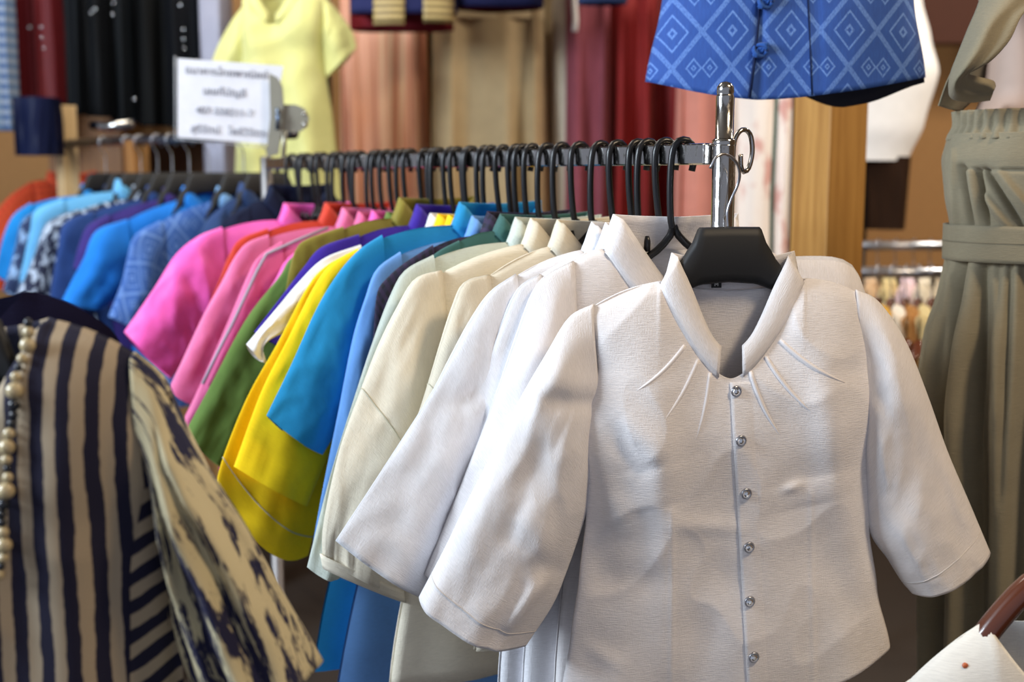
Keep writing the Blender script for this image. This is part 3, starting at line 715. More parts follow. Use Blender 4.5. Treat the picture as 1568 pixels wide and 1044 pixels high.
# ---------------------------------------------------------------- sign in a steel clip on the far post
fp = at(424, 235, 2.62)
sg = empty('notice_sign', fp, 0, 'white laminated notice with grey lettering held in a steel clip', 'sign')
SY = 2.52
def sp(px, py, y=SY): return at(px, py, y) - fp
CARD = plain('laminated_card', '#eef1fb', .25, Coat_Weight=.5)
q = [sp(272, 89), sp(434, 101, SY + .03), sp(411, 221, SY + .03), sp(272, 210)]
th = Vector((0, .003, 0))
vs = [tuple(v) for v in q] + [tuple(v + th) for v in q]
card = mesh_obj('card', vs, [(0, 3, 2, 1), (4, 5, 6, 7), (0, 1, 5, 4), (1, 2, 6, 5), (2, 3, 7, 6), (3, 0, 4, 7)], CARD, sg, smooth=False)
# clear sleeve edge
PLAS = NT('clear_plastic').p(Roughness=.1, Alpha=.25); PLAS.col(lin('#cfd6df')); PLAS = PLAS.m
tube('sleeve_edge', [sp(268, 86), sp(268, 213), sp(411, 226, SY + .03)], .0025, PLAS, card, 6)
CLIPM = plain('clip_steel', '#a9a493', .35, .8)
def plate(name, pts, y, t, mat, parent, r=0):
    f = [sp(a, b, y) for a, b in pts]; n = len(f)
    vs = [tuple(v) for v in f] + [tuple(v + Vector((0, t, 0))) for v in f]
    fs = [tuple(range(n - 1, -1, -1)), tuple(range(n, 2 * n))] + [(i, (i + 1) % n, n + (i + 1) % n, n + i) for i in range(n)]
    return mesh_obj(name, vs, fs, mat, parent, smooth=False)
jaw = plate('clip_jaw', [(412, 112), (424, 118), (432, 132), (434, 160), (432, 196), (426, 236), (408, 240), (409, 222), (414, 180)], SY + .0, .006, CLIPM, sg)
plate('clip_handle', [(428, 160), (452, 160), (466, 166), (473, 180), (470, 194), (458, 202), (430, 200)], SY + .01, .006, CLIPM, sg)
tube('clip_spring', [sp(424, 166, SY - .006), sp(426, 182, SY - .012), sp(424, 198, SY - .006)], .004, plain('blue_steel', '#5a6b84', .3, .8), sg, 8)
for (a, b) in [(466, 174), (466, 190)]:
    c = sp(a, b, SY + .008); lathe('rivet', [(.0035, 0), (.0035, .003), (.002, .004)], CHROME, sg, 12, c, 'y')
tube('clip_stem', [sp(436, 200, SY + .03), sp(434, 240, SY + .05), sp(424, 262, 2.62)], .005, CLIPM, sg, 8)
INK = plain('grey_ink', '#7d8290', .8)
ux = (q[1] - q[0]); uz = (q[0] - q[3])
def text_part(body, u, v, size):
    cu = bpy.data.curves.new('t', 'FONT'); cu.body = body; cu.size = size; cu.align_x = 'CENTER'; cu.align_y = 'CENTER'; cu.extrude = .0003
    t = bpy.data.objects.new('t', cu); C.objects.link(t); bpy.context.view_layer.update()
    me = bpy.data.meshes.new_from_object(t.evaluated_get(bpy.context.evaluated_depsgraph_get())); bpy.data.objects.remove(t)
    me.materials.clear(); me.materials.append(INK); o = bpy.data.objects.new('lettering', me); C.objects.link(o); o.parent = card
    ex = ux.normalized(); ez = (uz - ex * uz.dot(ex)).normalized(); n = ex.cross(ez)
    c = q[3] + ux * u + uz * v + n * .0012
    o.matrix_local = Matrix(((ex.x, ez.x, n.x, c.x), (ex.y, ez.y, n.y, c.y), (ex.z, ez.z, n.z, c.z), (0, 0, 0, 1)))
text_part('ธนาคารไทยพาณิชย์', .46, .86, .0215)
text_part('เลขที่บัญชี', .44, .61, .0215)
text_part('407-558211-7', .44, .36, .0205)
text_part('สุรีรัตน์', .26, .12, .0215)
text_part('ไพรีวิจิตร', .66, .12, .0215)

# ---------------------------------------------------------------- striped kaftan in the near left corner
OS = at(-66, 400, .95); RS = radians(4)
ls = lambda x, y, dy=0.0: onplane(x, y, OS, RS, dy)
STR = stripe_mat('navy_beige_stripe', '#16142e', '#a8977f', .0198, .52, 0, .25); IKAT = stripe_mat('navy_beige_ikat', '#1b1b3c', '#c9bd98', .02, .5, 0, .3, ikat=1)
CHEV = stripe_mat('slanted_stripe', '#16142e', '#a8977f', .021, .52, radians(62), .3)
ka = empty('kaftan', OS, RS, 'navy and beige striped kaftan with wide brushed-pattern sleeve, nearest on the left', 'kaftan')
tR = ls(228, 545); tL = (-tR[0], tR[1])
bodyR = [ls(*q_) for q_ in [(228, 545), (244, 590), (254, 650), (262, 800), (272, 1044), (280, 1150)]]
gk = Garment(ka, STR, xn=ls(72, 488)[0], zn=ls(72, 488)[1], nd=.12, npow=1.0, tipL=tL, tipR=tR, bodyR=bodyR, bodyL=[(-x, z) for x, z in bodyR], armz=.1, hem=(-.42, -.42, -.42), tf=.05, tb=.04,
             strokes=[ls(110, 560) + ls(140, 1044) + (.02, -.006), ls(190, 600) + ls(180, 1044) + (.014, .008), ls(60, 640) + ls(70, 1044) + (.018, .006)], nu=90, nv=60, wave=.007, noise=.004, solid=.0015)
gk.build_body()
gk.sleeve(1, [ls(*q_) for q_ in [(246, 578), (274, 640), (318, 720), (372, 800), (432, 905), (494, 1012)]], [ls(*q_) for q_ in [(240, 740), (256, 850), (268, 960), (300, 1062)]], (.03, .05, .06), 5, .009, nu=80, nv=50, mat=IKAT)
gk.sleeve(-1, [(-a, b) for a, b in [ls(*q_) for q_ in [(240, 570), (272, 640), (318, 720), (372, 800), (432, 905), (494, 1012)]]], [(-a, b) for a, b in [ls(*q_) for q_ in [(240, 760), (300, 900), (330, 1000), (372, 1046)]]], (.03, .06, .07), 4, .008, mat=IKAT)
def sidepanel(i, j):
    v = j / 29; py = lerp(610, 1090, v); x0 = lerp(236, 196, sm(0, .6, v)); px = lerp(x0, lerp(250, 268, v), i / 9)
    x, z = ls(px, py, -.04); p = gk.front(x, z, .003); return (p.x, p.y, p.z, x, z)
grid('side_panel', sidepanel, 10, 30, CHEV, ka)
wide_hanger('black hanger inside the striped kaftan', None, loc=OS, rz=RS, xs=.12, drop=.045, w=.03)
NV = fabric('#17142a', .3, .95)
far_garment('blouse', 'dark navy blouse hanging just behind the striped kaftan', 'blouse', at(-70, 395, 1.02), RS, NV, (-310, 505), None, None, hem=-.3, tipR=(182, 500), tf=.02, tb=.02, xn=.06, zn=ls(20, 452)[1], collar=0, nd=.05)
bn = empty('bead_necklace', ls(20, 500) and OS, RS, 'string of pearl and dark beads hanging down the kaftan front', 'necklace')
PEARL = plain('pearl', '#b9a883', .25, Coat_Weight=.6); DKB = plain('dark_bead', '#20242c', .2)
def bead(c, r, mat, parent):
    prof = [(r * sin(pi * k / 8) + 1e-5, -r * cos(pi * k / 8)) for k in range(9)]
    return lathe('bead', prof, mat, parent, 12, c)
yb = 492; k = 0; cord = []
while yb < 880:
    rp = [7, 9, 12, 8, 6, 8, 13, 9, 7][k % 9]; t = (yb - 492) / 380
    px = lerp(30, 4, t ** .8) + 3 * sin(k); x, z = ls(px, yb + rp, -.05); p = gk.front(x, z, .006) if z < gk.topline(x) else Vector((x, -.03, z))
    bead(p, rp / 1947, PEARL if k % 9 in (1, 2, 3, 5, 6) else DKB, bn); cord.append(p); yb += 2 * rp - 1; k += 1
tube('cord', cord, .0008, DKB, bn, 6)

# ---------------------------------------------------------------- wooden post, beam and blue vest
pw = at(1268, 300, 2.15)
post = empty('wooden_post', (pw.x, pw.y, 0), 0, 'squared pine post standing behind the rack', 'post')
ang = radians(45) - atan2(pw.x, pw.y)
po = box('post_shaft', (0, 0, 0), (.092, .092, 3.1), WOOD, post, .003); po.rotation_euler = (0, 0, ang)
OV = at(1165, -330, 1.7); RV = radians(-4)
lv = lambda x, y, dy=0.0: onplane(x, y, OV, RV, dy)
VEST = diamond_mat('royal_blue_diamond', '#2b59ab', '#20428a', '#7199dc', .076, .094, .8)
LIN = plain('navy_lining', '#10142a', .8)
ve = empty('vest', OV, RV, 'royal blue diamond-woven vest with knot buttons hanging above the rack', 'vest')
gv = Garment(ve, VEST, backmat=LIN, xn=.075, zn=lv(1165, -300)[1], nd=.09, tipL=lv(1060, -270), tipR=lv(1330, -270), armz=.2, solid=.001, nu=80, nv=60,
             bodyL=[lv(*q_) for q_ in [(1060, -270), (1050, -150), (1035, -60), (1014, 0), (988, 127), (985, 160)]], bodyR=[lv(*q_) for q_ in [(1330, -270), (1345, -150), (1380, -60), (1398, 0), (1416, 119), (1418, 160)]],
             hem=(lv(988, 126)[1], lv(1150, 158)[1], lv(1416, 119)[1]), hemb=lambda a: (lv(1150, lerp(158, 126 if a < 0 else 119, abs(a) ** 1.6) + (-26 if a < .15 else -26 + 46 * sm(.15, .6, a) * (1 - .25 * sm(.7, 1, a))))[1]), tf=.075, tb=.06, wave=.003, noise=.003, strokes=[lv(1166, -200) + lv(1146, 170) + (.004, .006), lv(1232, -100) + lv(1242, 170) + (.0025, .003)])
gv.build_body(); gv.collar(h=.035, n=40)
DKB2 = fabric('#16264f', .2); KNOT = fabric('#2a559f', .2)
tube('placket_edge', [gv.front(*lv(a, b, -.07), .001) for a, b in [(1168, -120), (1164, -40), (1160, 30), (1154, 90), (1146, 150)]], .0022, DKB2, ve, 6)
tube('seam', [gv.front(*lv(a, b, -.07), .0006) for a, b in [(1232, -60), (1236, 0), (1239, 80), (1242, 146)]], .0011, DKB2, ve, 6)
for (a, b) in [(1163, 78), (1171, 4), (1176, -70)]:
    c = gv.front(*lv(a, b, -.075), .004); kn = empty('knot_button', c); kn.parent = ve
    for tt in range(3):
        P = [(.0085 * cos(u) * (1 if tt != 1 else .7), -.004 * sin(2 * u + tt) - .003, .0075 * sin(u + tt * .9)) for u in [2 * pi * m / 16 for m in range(17)]]
        tube('loop', P, .0028, KNOT, kn, 6)
wide_hanger('black hanger inside the blue vest', None, loc=OV, rz=RV, xs=.12, drop=.03, w=.03)

# ---------------------------------------------------------------- khaki jumpsuit on a dress form at the right
KY = 1.6
KX = at(1612, 300, KY); kh = empty('jumpsuit', (KX.x, KX.y, 0), 0, 'khaki jumpsuit with ruffled top, waist belt and pleated legs at the right edge', 'jumpsuit')
KHAKI = fabric('#8f866f', .5, .9, name='khaki_crepe'); SKIN = plain('dress_form_skin', '#b79c8c', .55)
def kz(py): return at(1612, py, KY).z
def kw(px, py): return KX.x - at(px, py, KY).x
def kring(name, rows, dep, nfold, amp, mat, parent, n=160, nv=40, seed=0, sol=.0015, drift=0, sharp=1.0, strokes=()):
    """rows: (py, left px)"""
    ys = [r_[0] for r_ in rows]; tb_ = [(r_[0], r_[1]) for r_ in rows]
    def fn(i, j):
        t = 2 * pi * i / n; v = j / (nv - 1); py = lerp(ys[0], ys[-1], v)
        w = kw(tab(tb_, py), py); c, s = cos(t), sin(t); z = kz(py)
        a = amp(v) if callable(amp) else amp
        ph = nfold * t + seed + drift * v + 1.3 * noise.noise((c * 1.6 + seed, s * 1.6, v * .8))
        f = a * (math.copysign(abs(sin(ph)) ** sharp, sin(ph))) + a * .5 * noise.noise((c * 5 + seed, s * 5, v * 2.5))
        if strokes and s < .2:
            qx, qy = proj((KX.x + c * w, KX.y + s * w * dep, z))
            for (x0, y0, x1, y1, wd, am) in strokes:
                dx, dy = x1 - x0, y1 - y0; k_ = min(1, max(0, ((qx - x0) * dx + (qy - y0) * dy) / (dx * dx + dy * dy)))
                q2 = (qx - x0 - k_ * dx) ** 2 + (qy - y0 - k_ * dy) ** 2
                if q2 < 9 * wd * wd: f += am * exp(-q2 / (wd * wd)) * (.35 + .65 * sin(pi * min(1, .15 + .8 * k_)))
        x = c * (w + f); y = s * (w * dep + f); return (x, y, z, t * w, z)
    return grid(name, fn, n, nv, mat, parent, closed=True, solid=sol)
kring('leg_panel', [(388, 1458), (440, 1448), (520, 1428), (620, 1420), (760, 1424), (1044, 1424), (1400, 1420)], .7, 14, lambda v: .005 + .013 * sm(0, .3, v), KHAKI, kh, n=420, nv=60, seed=1.0, sharp=.7,
      strokes=[(1476, 398, 1445, 620, 5, -.012), (1505, 398, 1490, 700, 6, -.012), (1520, 398, 1530, 640, 6, .008), (1548, 398, 1535, 760, 6, -.013), (1462, 420, 1432, 640, 5, .008), (1566, 398, 1580, 700, 7, -.012)])
kring('belt', [(343, 1452), (368, 1451), (397, 1450)], .74, 0, .0006, KHAKI, kh, nv=10, sol=.004)
kring('belt_seam', [(367, 1448.4), (369, 1448.2)], .745, 0, 0, plain('khaki_thread', '#7b735f', .9), kh, nv=2, sol=.001)
kring('wrap_bodice', [(205, 1457), (245, 1447), (300, 1451), (348, 1458)], .72, 9, .002, KHAKI, kh, n=420, nv=60, seed=2.2, drift=2.0,
      strokes=[(1474, 255, 1487, 345, 4, -.016), (1496, 262, 1514, 346, 4, -.016), (1508, 262, 1568, 348, 5, -.018), (1486, 262, 1500, 346, 6, .008), (1510, 300, 1545, 348, 5, .009), (1530, 262, 1590, 340, 6, .008), (1462, 230, 1466, 340, 4, .006), (1478, 258, 1600, 262, 2.5, -.006)])
kring('elastic_waist', [(170, 1466), (192, 1467), (214, 1457)], .72, 46, .0026, KHAKI, kh, n=420, nv=14, seed=.4)
df = tag(kring('dress_form', [(-160, 1512), (-60, 1495), (60, 1512), (140, 1508), (205, 1482)], .72, 0, 0, SKIN, None, nv=30, sol=0), 'pinkish dress form torso wearing the khaki jumpsuit', 'dress form'); df.location = (KX.x, KX.y, 0)
# flounce: stations of (left px, right px, y) swept downwards and folded under at the hem
ST = [((1512, -60), (1640, -60), -.085), ((1500, 0), (1600, -8), -.105), ((1482, 45), (1566, 22), -.125), ((1466, 85), (1545, 62), -.135), ((1456, 112), (1515, 94), -.135), ((1453, 134), (1484, 112), -.12),
      ((1458, 150), (1498, 118), -.10), ((1486, 156), (1520, 124), -.085), ((1516, 153), (1524, 132), -.075)]
def flounce(i, j):
    u = j / 59; v = i / 35; q_ = crom([(a_[0], a_[1], b_[0], b_[1], y_) for a_, b_, y_ in ST], u)
    px, py = lerp(q_[0], q_[2], v), lerp(q_[1], q_[3], v); y = KY + q_[4] - .02 * sin(pi * v) + .007 * sin(9 * v + 2.5 * u + 1) * sm(0, .3, u) + .03 * (1 - v) ** 3
    p = at(px, py, y) - Vector((KX.x, KX.y, 0)); return (p.x, p.y, p.z, v * .1, u * .25)
grid('ruffle', flounce, 36, 60, KHAKI, kh, solid=.0018)
SB = [((1498, 30), (1540, 30)), ((1472, 80), (1520, 90)), ((1450, 125), (1500, 140)), ((1437, 162), (1470, 172))]
def flap(i, j):
    u = j / 29; v = i / 15; q_ = crom([a_ + b_ for a_, b_ in SB], u)
    p = at(lerp(q_[0], q_[2], v), lerp(q_[1], q_[3], v), KY - .02 + .03 * v + .006 * sin(7 * v)) - Vector((KX.x, KX.y, 0)); return (p.x, p.y, p.z, v * .1, u * .2)
grid('ruffle_back', flap, 16, 30, KHAKI, kh, solid=.0018)

# ---------------------------------------------------------------- white top on a brown wooden hanger, bottom right
OW = at(1622, 850, 1.16); lw = lambda x, y: onplane(x, y, OW, radians(6))
wb = empty('blouse', OW, radians(6), 'white cotton top on a brown wooden hanger in the bottom right corner', 'blouse')
COT = fabric('#efece4', .3, name='white_thick_cotton')
nl = lw(1506, 952); tl = lw(1380, 1046)
gw = Garment(wb, COT, xn=abs(nl[0]), zn=nl[1], nd=.075, npow=1.6, tipL=tl, tipR=(-tl[0], tl[1]), armz=.15, hem=(-.5, -.5, -.5), tf=.03, tb=.03, nu=60, nv=40, solid=.001)
gw.build_body()
gw.sleeve(-1, [lw(1340, 1090), (tl[0] - .07, tl[1] - .12)], [(tl[0] + .01, tl[1] - .14), (tl[0] + .02, tl[1] - .16)], (.02, .03, .03))
x, z = lw(1465, 1008); c = gw.front(x, z, .0005)
lathe('orange_tag_pin', [(.0028, -.001), (.003, .0008), (.002, .0018)], plain('orange_pin', '#c8683c', .4), wb, 12, c, 'y')
hw = empty('clothes_hanger', OW, radians(6), 'brown varnished wooden hanger in the bottom right corner', 'hanger')
for s in (-1, 1):
    P = [lw(*q_) for q_ in [(1628, 868), (1585, 884), (1552, 915), (1520, 952), (1490, 990), (1440, 1030)]]
    P = [((x if s < 0 else -x), .0, z - .004) for x, z in P]
    tube('shoulder_arm', resample(P, 20), [.012] * 6 + [.0125] * 14, HWOOD, hw, 14)
tube('hook', [(0, 0, -.02), (0, 0, .03), (.012, 0, .05), (.02, 0, .07), (.008, 0, .088), (-.012, 0, .082)], .002, STEEL, hw, 8)

# ---------------------------------------------------------------- hanging cloth in the background
def drape(name, label, cat, mat, xl, xr, yt, yb, Y, dep=.12, nfold=9, amp=.02, flare=1.0, seed=0, group=None, rot=0, n=150, nv=26, band=None, top_amp=.3, hem_tilt=0):
    o = at((xl + xr) / 2, yt, Y); bz = at((xl + xr) / 2, yb, Y).z - o.z; w = (at(xr, yt, Y).x - at(xl, yt, Y).x) / 2
    r = empty(name, o, rot, label, cat, group)
    def fn(i, j):
        t = 2 * pi * i / n; v = j / (nv - 1); c, s = cos(t), sin(t)
        cc = math.copysign(abs(c) ** .7, c); ss = math.copysign(abs(s) ** .7, s)
        ww = w * lerp(1, flare, v); a = amp * lerp(top_amp, 1, sm(0, .5, v))
        f = a * sin(nfold * t + seed + 1.5 * noise.noise((c + seed, s, v * .7))) + a * .6 * noise.noise((c * 4 + seed, s * 4, v))
        return (cc * ww + f * .3 * c, ss * dep / 2 + f * (1 if s < 0 else .4) * min(1, abs(s) * 3), bz * v + hem_tilt * c * v, cc * ww, bz * v)
    grid('cloth', fn, n, nv, mat, r, closed=True)
    if band:
        def fb(i, j):
            t = 2 * pi * i / 60; c, s = cos(t), sin(t); v = j / 3
            return (math.copysign(abs(c) ** .7, c) * w * 1.02, math.copysign(abs(s) ** .7, s) * (dep / 2 + .006), .004 - .04 * v)
        grid('waistband', fb, 60, 4, band, r, closed=True)
    return r
PEACH = streak_mat('peach_silk', ['#c98a70', '#dca58a', '#ecd0b0'], 55, .5); BEIGE = fabric('#b29a72', .1, .7); BEIGE2 = fabric('#c4ae86', .1, .7)
gs = 'skirts along the back'
_a = at(490, -46, 3.7); _b = at(1240, -46, 3.7); _r = empty('clothes_rail', (_a.x, _a.y, 0), 0, 'long steel rail above the back row of skirts', 'clothes rail')
tube('rail', [(0, 0, _a.z), (_b.x - _a.x, 0, _a.z)], .0125, STEEL, _r, 12)
for _x in (0, _b.x - _a.x): tube('post', [(_x, .12, 0), (_x, .12, _a.z), (_x, 0, _a.z)], .012, STEEL, _r, 10)
drape('skirt', 'peach striped silk skirt beside the yellow blouse', 'skirt', PEACH, 520, 652, -40, 620, 3.75, nfold=9, amp=.022, seed=.5, flare=1.05, group=gs)
drape('skirt', 'dark brown strip standing in for the shaded gap beside peach silk', 'skirt', fabric('#3a2a1c', .1), 630, 676, -40, 620, 3.95, nfold=6, amp=.014, seed=1, group=gs)  # no real skirt: dark cloth put in for the shade between two skirts
drape('skirt', 'beige pleated skirt with wide soft folds in the middle background', 'skirt', BEIGE, 662, 832, 12, 640, 3.65, nfold=7, amp=.036, seed=2.0, flare=1.12, band=BEIGE2, group=gs)
drape('skirt', 'pale sand skirt between beige and mauve ones', 'skirt', BEIGE2, 796, 862, -20, 640, 3.8, nfold=5, amp=.018, seed=3, group=gs)
drape('skirt', 'off-white narrow skirt beside the mauve one', 'skirt', fabric('#cfc3ac', .1), 846, 876, -20, 640, 3.72, nfold=4, amp=.01, seed=3.6, group=gs)
drape('skirt', 'mauve skirt hanging left of the dark red ones', 'skirt', fabric('#8a4450', .1, .7), 866, 934, -40, 640, 3.65, nfold=6, amp=.03, seed=4, group=gs)
drape('skirt', 'dark red skirt with deep folds beside the mauve one', 'skirt', fabric('#8a1d1d', .1, .6), 922, 1006, -40, 640, 3.7, nfold=7, amp=.034, seed=5, group=gs)
drape('skirt', 'blood red skirt partly behind the blue vest', 'skirt', fabric('#7c1717', .1, .6), 994, 1060, -40, 640, 3.75, nfold=6, amp=.022, seed=6, group=gs)
PINKW = blot_mat('white_rose_print', '#eee4dc', '#d2a198', (16, 7, 1), .52, .62)
drape('scarf', 'coral pink cloth hanging behind the front post', 'scarf', fabric('#d08878', .1, .7), 1040, 1118, -44, 560, 3.5, nfold=5, amp=.014, seed=7)
drape('scarf', 'white cloth with faded rose print left of the wooden post', 'scarf', PINKW, 1110, 1216, -44, 560, 3.45, nfold=6, amp=.014, seed=8)
tag(tube('cord', [at(1190, 120, 2.9), at(1187, 200, 2.9), at(1182, 300, 2.9), at(1181, 420, 2.9)], .005, plain('green_cord', '#1f4a3c', .7)), 'dark green cord hanging beside the wooden post', 'cord')
tag(tube('cord', [at(880, -30, 3.73), at(880, -52, 3.71), at(880, -40, 3.56), at(879, 0, 3.55), at(881, 30, 3.55), at(880, 48, 3.55)], .009, plain('white_cord', '#e8e6e4', .7)), 'white drawstring end hanging over the mauve skirt', 'cord')
# navy jackets at the top
GOLD = NT('gold_brocade'); _u = GOLD.uv(); _x, _y, _z = GOLD.sep(_u)
_a = absfr(GOLD, GOLD.M('DIVIDE', _y, .018)); _n = GOLD.noise(GOLD.map(_u, (300, 120, 1)), 1, 2)
GOLD.col(GOLD.mix(GOLD.ramp(_a, .35, .6), lin('#6b5a34'), GOLD.mix(_n, lin('#c9b47a'), lin('#9a8655')))); GOLD.p(Roughness=.6); GOLD = GOLD.m
def jacket(label, xl, xr, yh, Y, mat, backmat, bands, yb2):
    o = at((xl + xr) / 2, -330, Y); l = lambda x, y, d=0.0: onplane(x, y, o, 0, d)
    r = empty('jacket', o, 0, label, 'jacket'); hw_ = l(xr, 0)[0]
    g = Garment(r, mat, backmat=backmat, xn=.08, zn=-.03, nd=.1, tipL=(-hw_ * .8, -.07), tipR=(hw_ * .8, -.07), armz=.2,
                bodyL=[(-hw_ * .8, -.07), (-hw_ * .85, -.25), (-hw_, l(0, yh)[1])], bodyR=[(hw_ * .8, -.07), (hw_ * .85, -.25), (hw_, l(0, yh)[1])], hem=(l(0, yh)[1], l(0, yh + 3)[1], l(0, yh)[1]), tf=.06, tb=.06, nu=50, nv=40, solid=.002)
    g.build_body()
    for (a, b, yy) in bands:
        def fn(i, j):
            v = j / 19; px = lerp(a, b, i / 7); x, z = l(px, lerp(-180, yy, v), -.06); p = g.front(x, z, .004); return (p.x, p.y, p.z, x, z)
        grid('brocade_band', fn, 8, 20, GOLD, r, solid=.003)
    return g
jacket('navy jacket with two gold brocade bands at its hem', 528, 700, 22, 3.3, fabric('#1d2350', .1), fabric('#5a1020', .1), [(572, 620, 38), (648, 694, 34)], 48)
drape('skirt', 'dark red cloth edge under the navy jacket', 'skirt', fabric('#6d1420', .1), 534, 694, -60, 46, 3.42, nfold=5, amp=.01, seed=9, flare=1.0)
jacket('plain dark navy jacket with maroon lining above the beige skirt', 690, 832, 12, 3.35, fabric('#191c3c', .1), fabric('#4a1418', .1), [], 20)
far_garment('blouse', 'small navy top whose hem just shows beside the blue vest', 'blouse', at(925, -260, 3.2), 0, fabric('#1c2a4e', .1), (885, -220), None, None, hem=at(925, 6, 3.2).z - at(925, -260, 3.2).z, tf=.04, tb=.04)
# yellow blouse
YB = fabric('#cfcf86', .05, .5, .3)
oy = at(418, -120, 3.3)
gy = far_garment('blouse', 'sheer lemon yellow blouse with flared sleeves behind the sign', 'blouse', oy, 0, YB, (372, 2), [(350, 40), (328, 84), (316, 130)], (372, 150), tipR=(500, -8),
            OR=[(520, 20), (540, 50), (546, 72)], IR=(492, 124), hem=at(418, 330, 3.3).z - oy.z, tf=.07, tb=.05, armz=.12, wave=.016, noise=.006, nu=80, zn=-.17, xn=.085, nd=.1,
            bodyL=[onplane(*q_, oy, 0) for q_ in [(372, 2), (372, 90), (362, 200), (358, 330)]], bodyR=[onplane(*q_, oy, 0) for q_ in [(500, -8), (498, 100), (512, 200), (528, 330)]])
drape('scarf', 'pale grey cloth between the black jackets and the yellow blouse', 'scarf', fabric('#9a9cae', .1), 305, 352, -60, 330, 3.6, nfold=4, amp=.01, seed=3)
# dark garments upper left
def dark(label, xl, xr, yb, Y, col, seed, buttons=(), name='jacket', mat=None):
    r = drape(name, label, name, mat or fabric(col, .1, .6), xl, xr, -80, yb, Y, dep=.1, nfold=5, amp=.014, seed=seed, group='dark garments at the upper left', n=110)
    for (bx, by) in buttons:
        p = at(bx, by, Y - .075) - r.location
        lathe('button', [(.0035, 0), (.0035, .002), (.002, .003)], CRY, r, 10, p, 'y')
    return r
PLAID = check_mat('blue_plaid', '#5f7fa8', '#2c4478', '#a9b6c6', .03)
dark('blue plaid shirt at the extreme left edge', -40, 14, 200, 3.7, '', 1, name='shirt', mat=PLAID)
dark('maroon sequined jacket at the far left', 16, 56, 150, 3.8, '#4a1116', 2, [(46, 42)])
dark('deep maroon jacket with small buttons next to the black ones', 50, 92, 158, 3.72, '#561319', 3, [(63, 42), (65, 58), (67, 74)])
dark('charcoal black jacket beside the maroon pair', 86, 130, 175, 3.75, '#101317', 4)
dark('black jacket with glitter stripe, second of the black row', 124, 168, 178, 3.7, '#0b0d10', 5, [(146, 14), (140, 20)])
dark('black jacket with faint sheen, middle of the black row', 162, 208, 186, 3.75, '#0e1114', 6, [(174, 5), (173, 22)])
dark('jet black jacket without trim, right of the middle', 202, 256, 192, 3.72, '#060708', 7, [(205, 152)])
dark('black jacket with crystal buttons nearest the sign', 250, 312, 195, 3.66, '#0c0e12', 8, [(276, 8), (281, 45), (281, 60), (282, 74)])
drape('bag', 'dark navy satin bag hanging beside the pale post', 'bag', fabric('#141a36', .1, .4), 24, 88, 150, 238, 3.5, nfold=5, amp=.012, seed=5)
# wooden shelf behind the blue rack
sh = empty('wooden_shelf', (0, 0, 0), 0, 'brown wooden shelf unit behind the blue shirts', 'shelf')
def pbox(name, x0, y0, x1, y1, Y, d, mat, parent, bev=.002):
    a = at(x0, y1, Y); b = at(x1, y0, Y); return box(name, (a.x, Y, a.z), (b.x, Y + d, b.z), mat, parent, bev)
pbox('side_board', 114, 160, 184, 1010, 4.0, .03, WOODD, sh); pbox('top_board', 100, 150, 420, 164, 4.05, .3, WOODD, sh); pbox('shelf_board', 184, 186, 420, 206, 4.1, .3, WOOD, sh); pbox('back_board', 184, 206, 420, 330, 4.35, .02, plain('dark_board', '#5a3a1c', .8), sh); pbox('side_board', 340, 206, 372, 1010, 4.0, .03, WOOD, sh)
tag(tube('steel_bracket', [at(142, 192, 3.45), at(160, 194, 3.42), at(204, 189, 3.4)], .014, CHROME), 'shiny chrome tube end catching the light by the pale post', 'bracket')
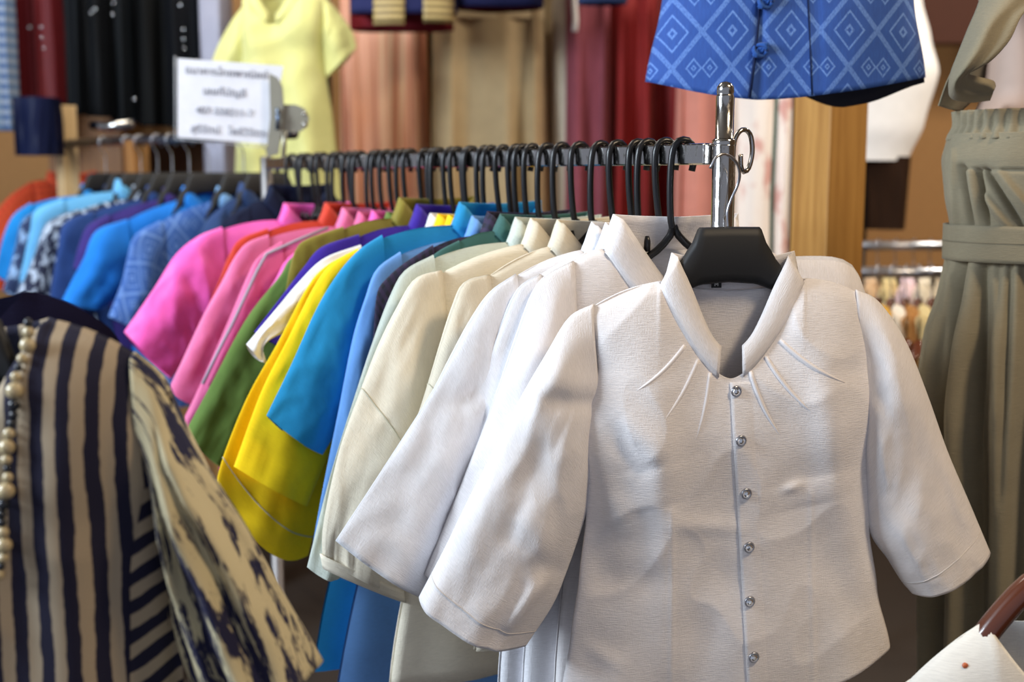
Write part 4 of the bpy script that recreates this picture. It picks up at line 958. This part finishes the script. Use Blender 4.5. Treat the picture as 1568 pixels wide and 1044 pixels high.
# ---------------------------------------------------------------- right background
fo = at(1330, 0, 3.5)
form = empty('dress_form', (fo.x, fo.y, 0), 0, 'bright white dress form behind the wooden post', 'dress form')
WF = plain('white_form', '#f6f4f2', .6)
rows = [(-200, 40), (-150, 50), (-90, 92), (0, 78), (60, 94), (110, 108), (190, 90), (246, 68)]
def ffn(i, j):
    t = 2 * pi * i / 48; k_ = j / 39 * 7; a = min(6, int(k_)); f = k_ - a; py = lerp(rows[a][0], rows[a + 1][0], f); w = tab(rows, py) * 3.5 / F
    return (cos(t) * w, sin(t) * w * .6, at(1330, py, 3.5).z)
grid('torso', ffn, 48, 40, WF, form, closed=True)
BK = plain('black_metal', '#0b0b0c', .5)
tube('stand', [(0, 0, 0), (0, 0, at(1330, 246, 3.5).z + .02)], .02, BK, form, 12)
drape('bag', 'dark brown cloth hanging below the white dress form', 'bag', fabric('#2a1a10', .1), 1318, 1390, 240, 350, 3.52, dep=.16, nfold=3, amp=.016, seed=2, flare=.85)  # plain dark drape filling the dark area under the form
struct(box('trim_1', (at(1400, 0, 4.7).x, 4.6, at(1400, 70, 4.7).z), (4, 4.7, 3.4), plain('dark_beam', '#4a2413', .8)))
# two rails with little hangers
for (yy, Y, lbl) in [(376, 3.3, 'rear chrome rail with cream garments right of the wooden post'), (417, 2.75, 'nearer chrome rail with wire hooks right of the wooden post')]:
    a = at(1240, yy, Y); b = at(1560, yy - 4, Y)
    r = empty('clothes_rail', (a.x, a.y, 0), 0, lbl, 'clothes rail')
    tube('rail', [(0, 0, a.z), (b.x - a.x, b.y - a.y, a.z)], .0125, STEEL, r, 14)
    for xx in (0, b.x - a.x): tube('post', [(xx, 0, 0), (xx, 0, a.z)], .012, STEEL, r, 12)
cols = [('#d8c48e', 'sand'), ('#c99a3a', 'mustard'), ('#e2d6be', 'cream'), ('#a9763f', 'caramel'), ('#e9dfce', 'ivory'), ('#cfae8a', 'tan')]
def small_rail(Y, yy, xs_, labels, hm, rt, dy):
    for px, (cl, nm) in zip(xs_, labels):
        o = at(px, yy, Y); o.z += .0
        g = far_garment('cardigan', '%s cardigan on the %s rail right of the post' % (nm, dy), 'cardigan', o, rt, fabric(cl, .2), (px - 20, yy + 60), None, None, hem=-.55, tf=.03, tb=.03, zn=-.1, xn=.06, tipR=None)
        wide_hanger('%s hanger under the %s cardigan on the %s rail' % ('brown wooden' if hm is HWOOD else 'black', nm, dy), 'small hangers', mat=hm, loc=o, rz=rt, xs=.14, drop=.06, w=.02)
small_rail(2.75, 415, [1345, 1366, 1388, 1408, 1428], [cols[2], cols[1], cols[4], cols[3], cols[0]], HWOOD, radians(58), 'nearer')
small_rail(3.3, 374, [1345, 1372, 1400, 1425], [cols[5], cols[0], ('#e3c9d0', 'pale pink'), cols[2]], BLACKM, radians(58), 'rear')
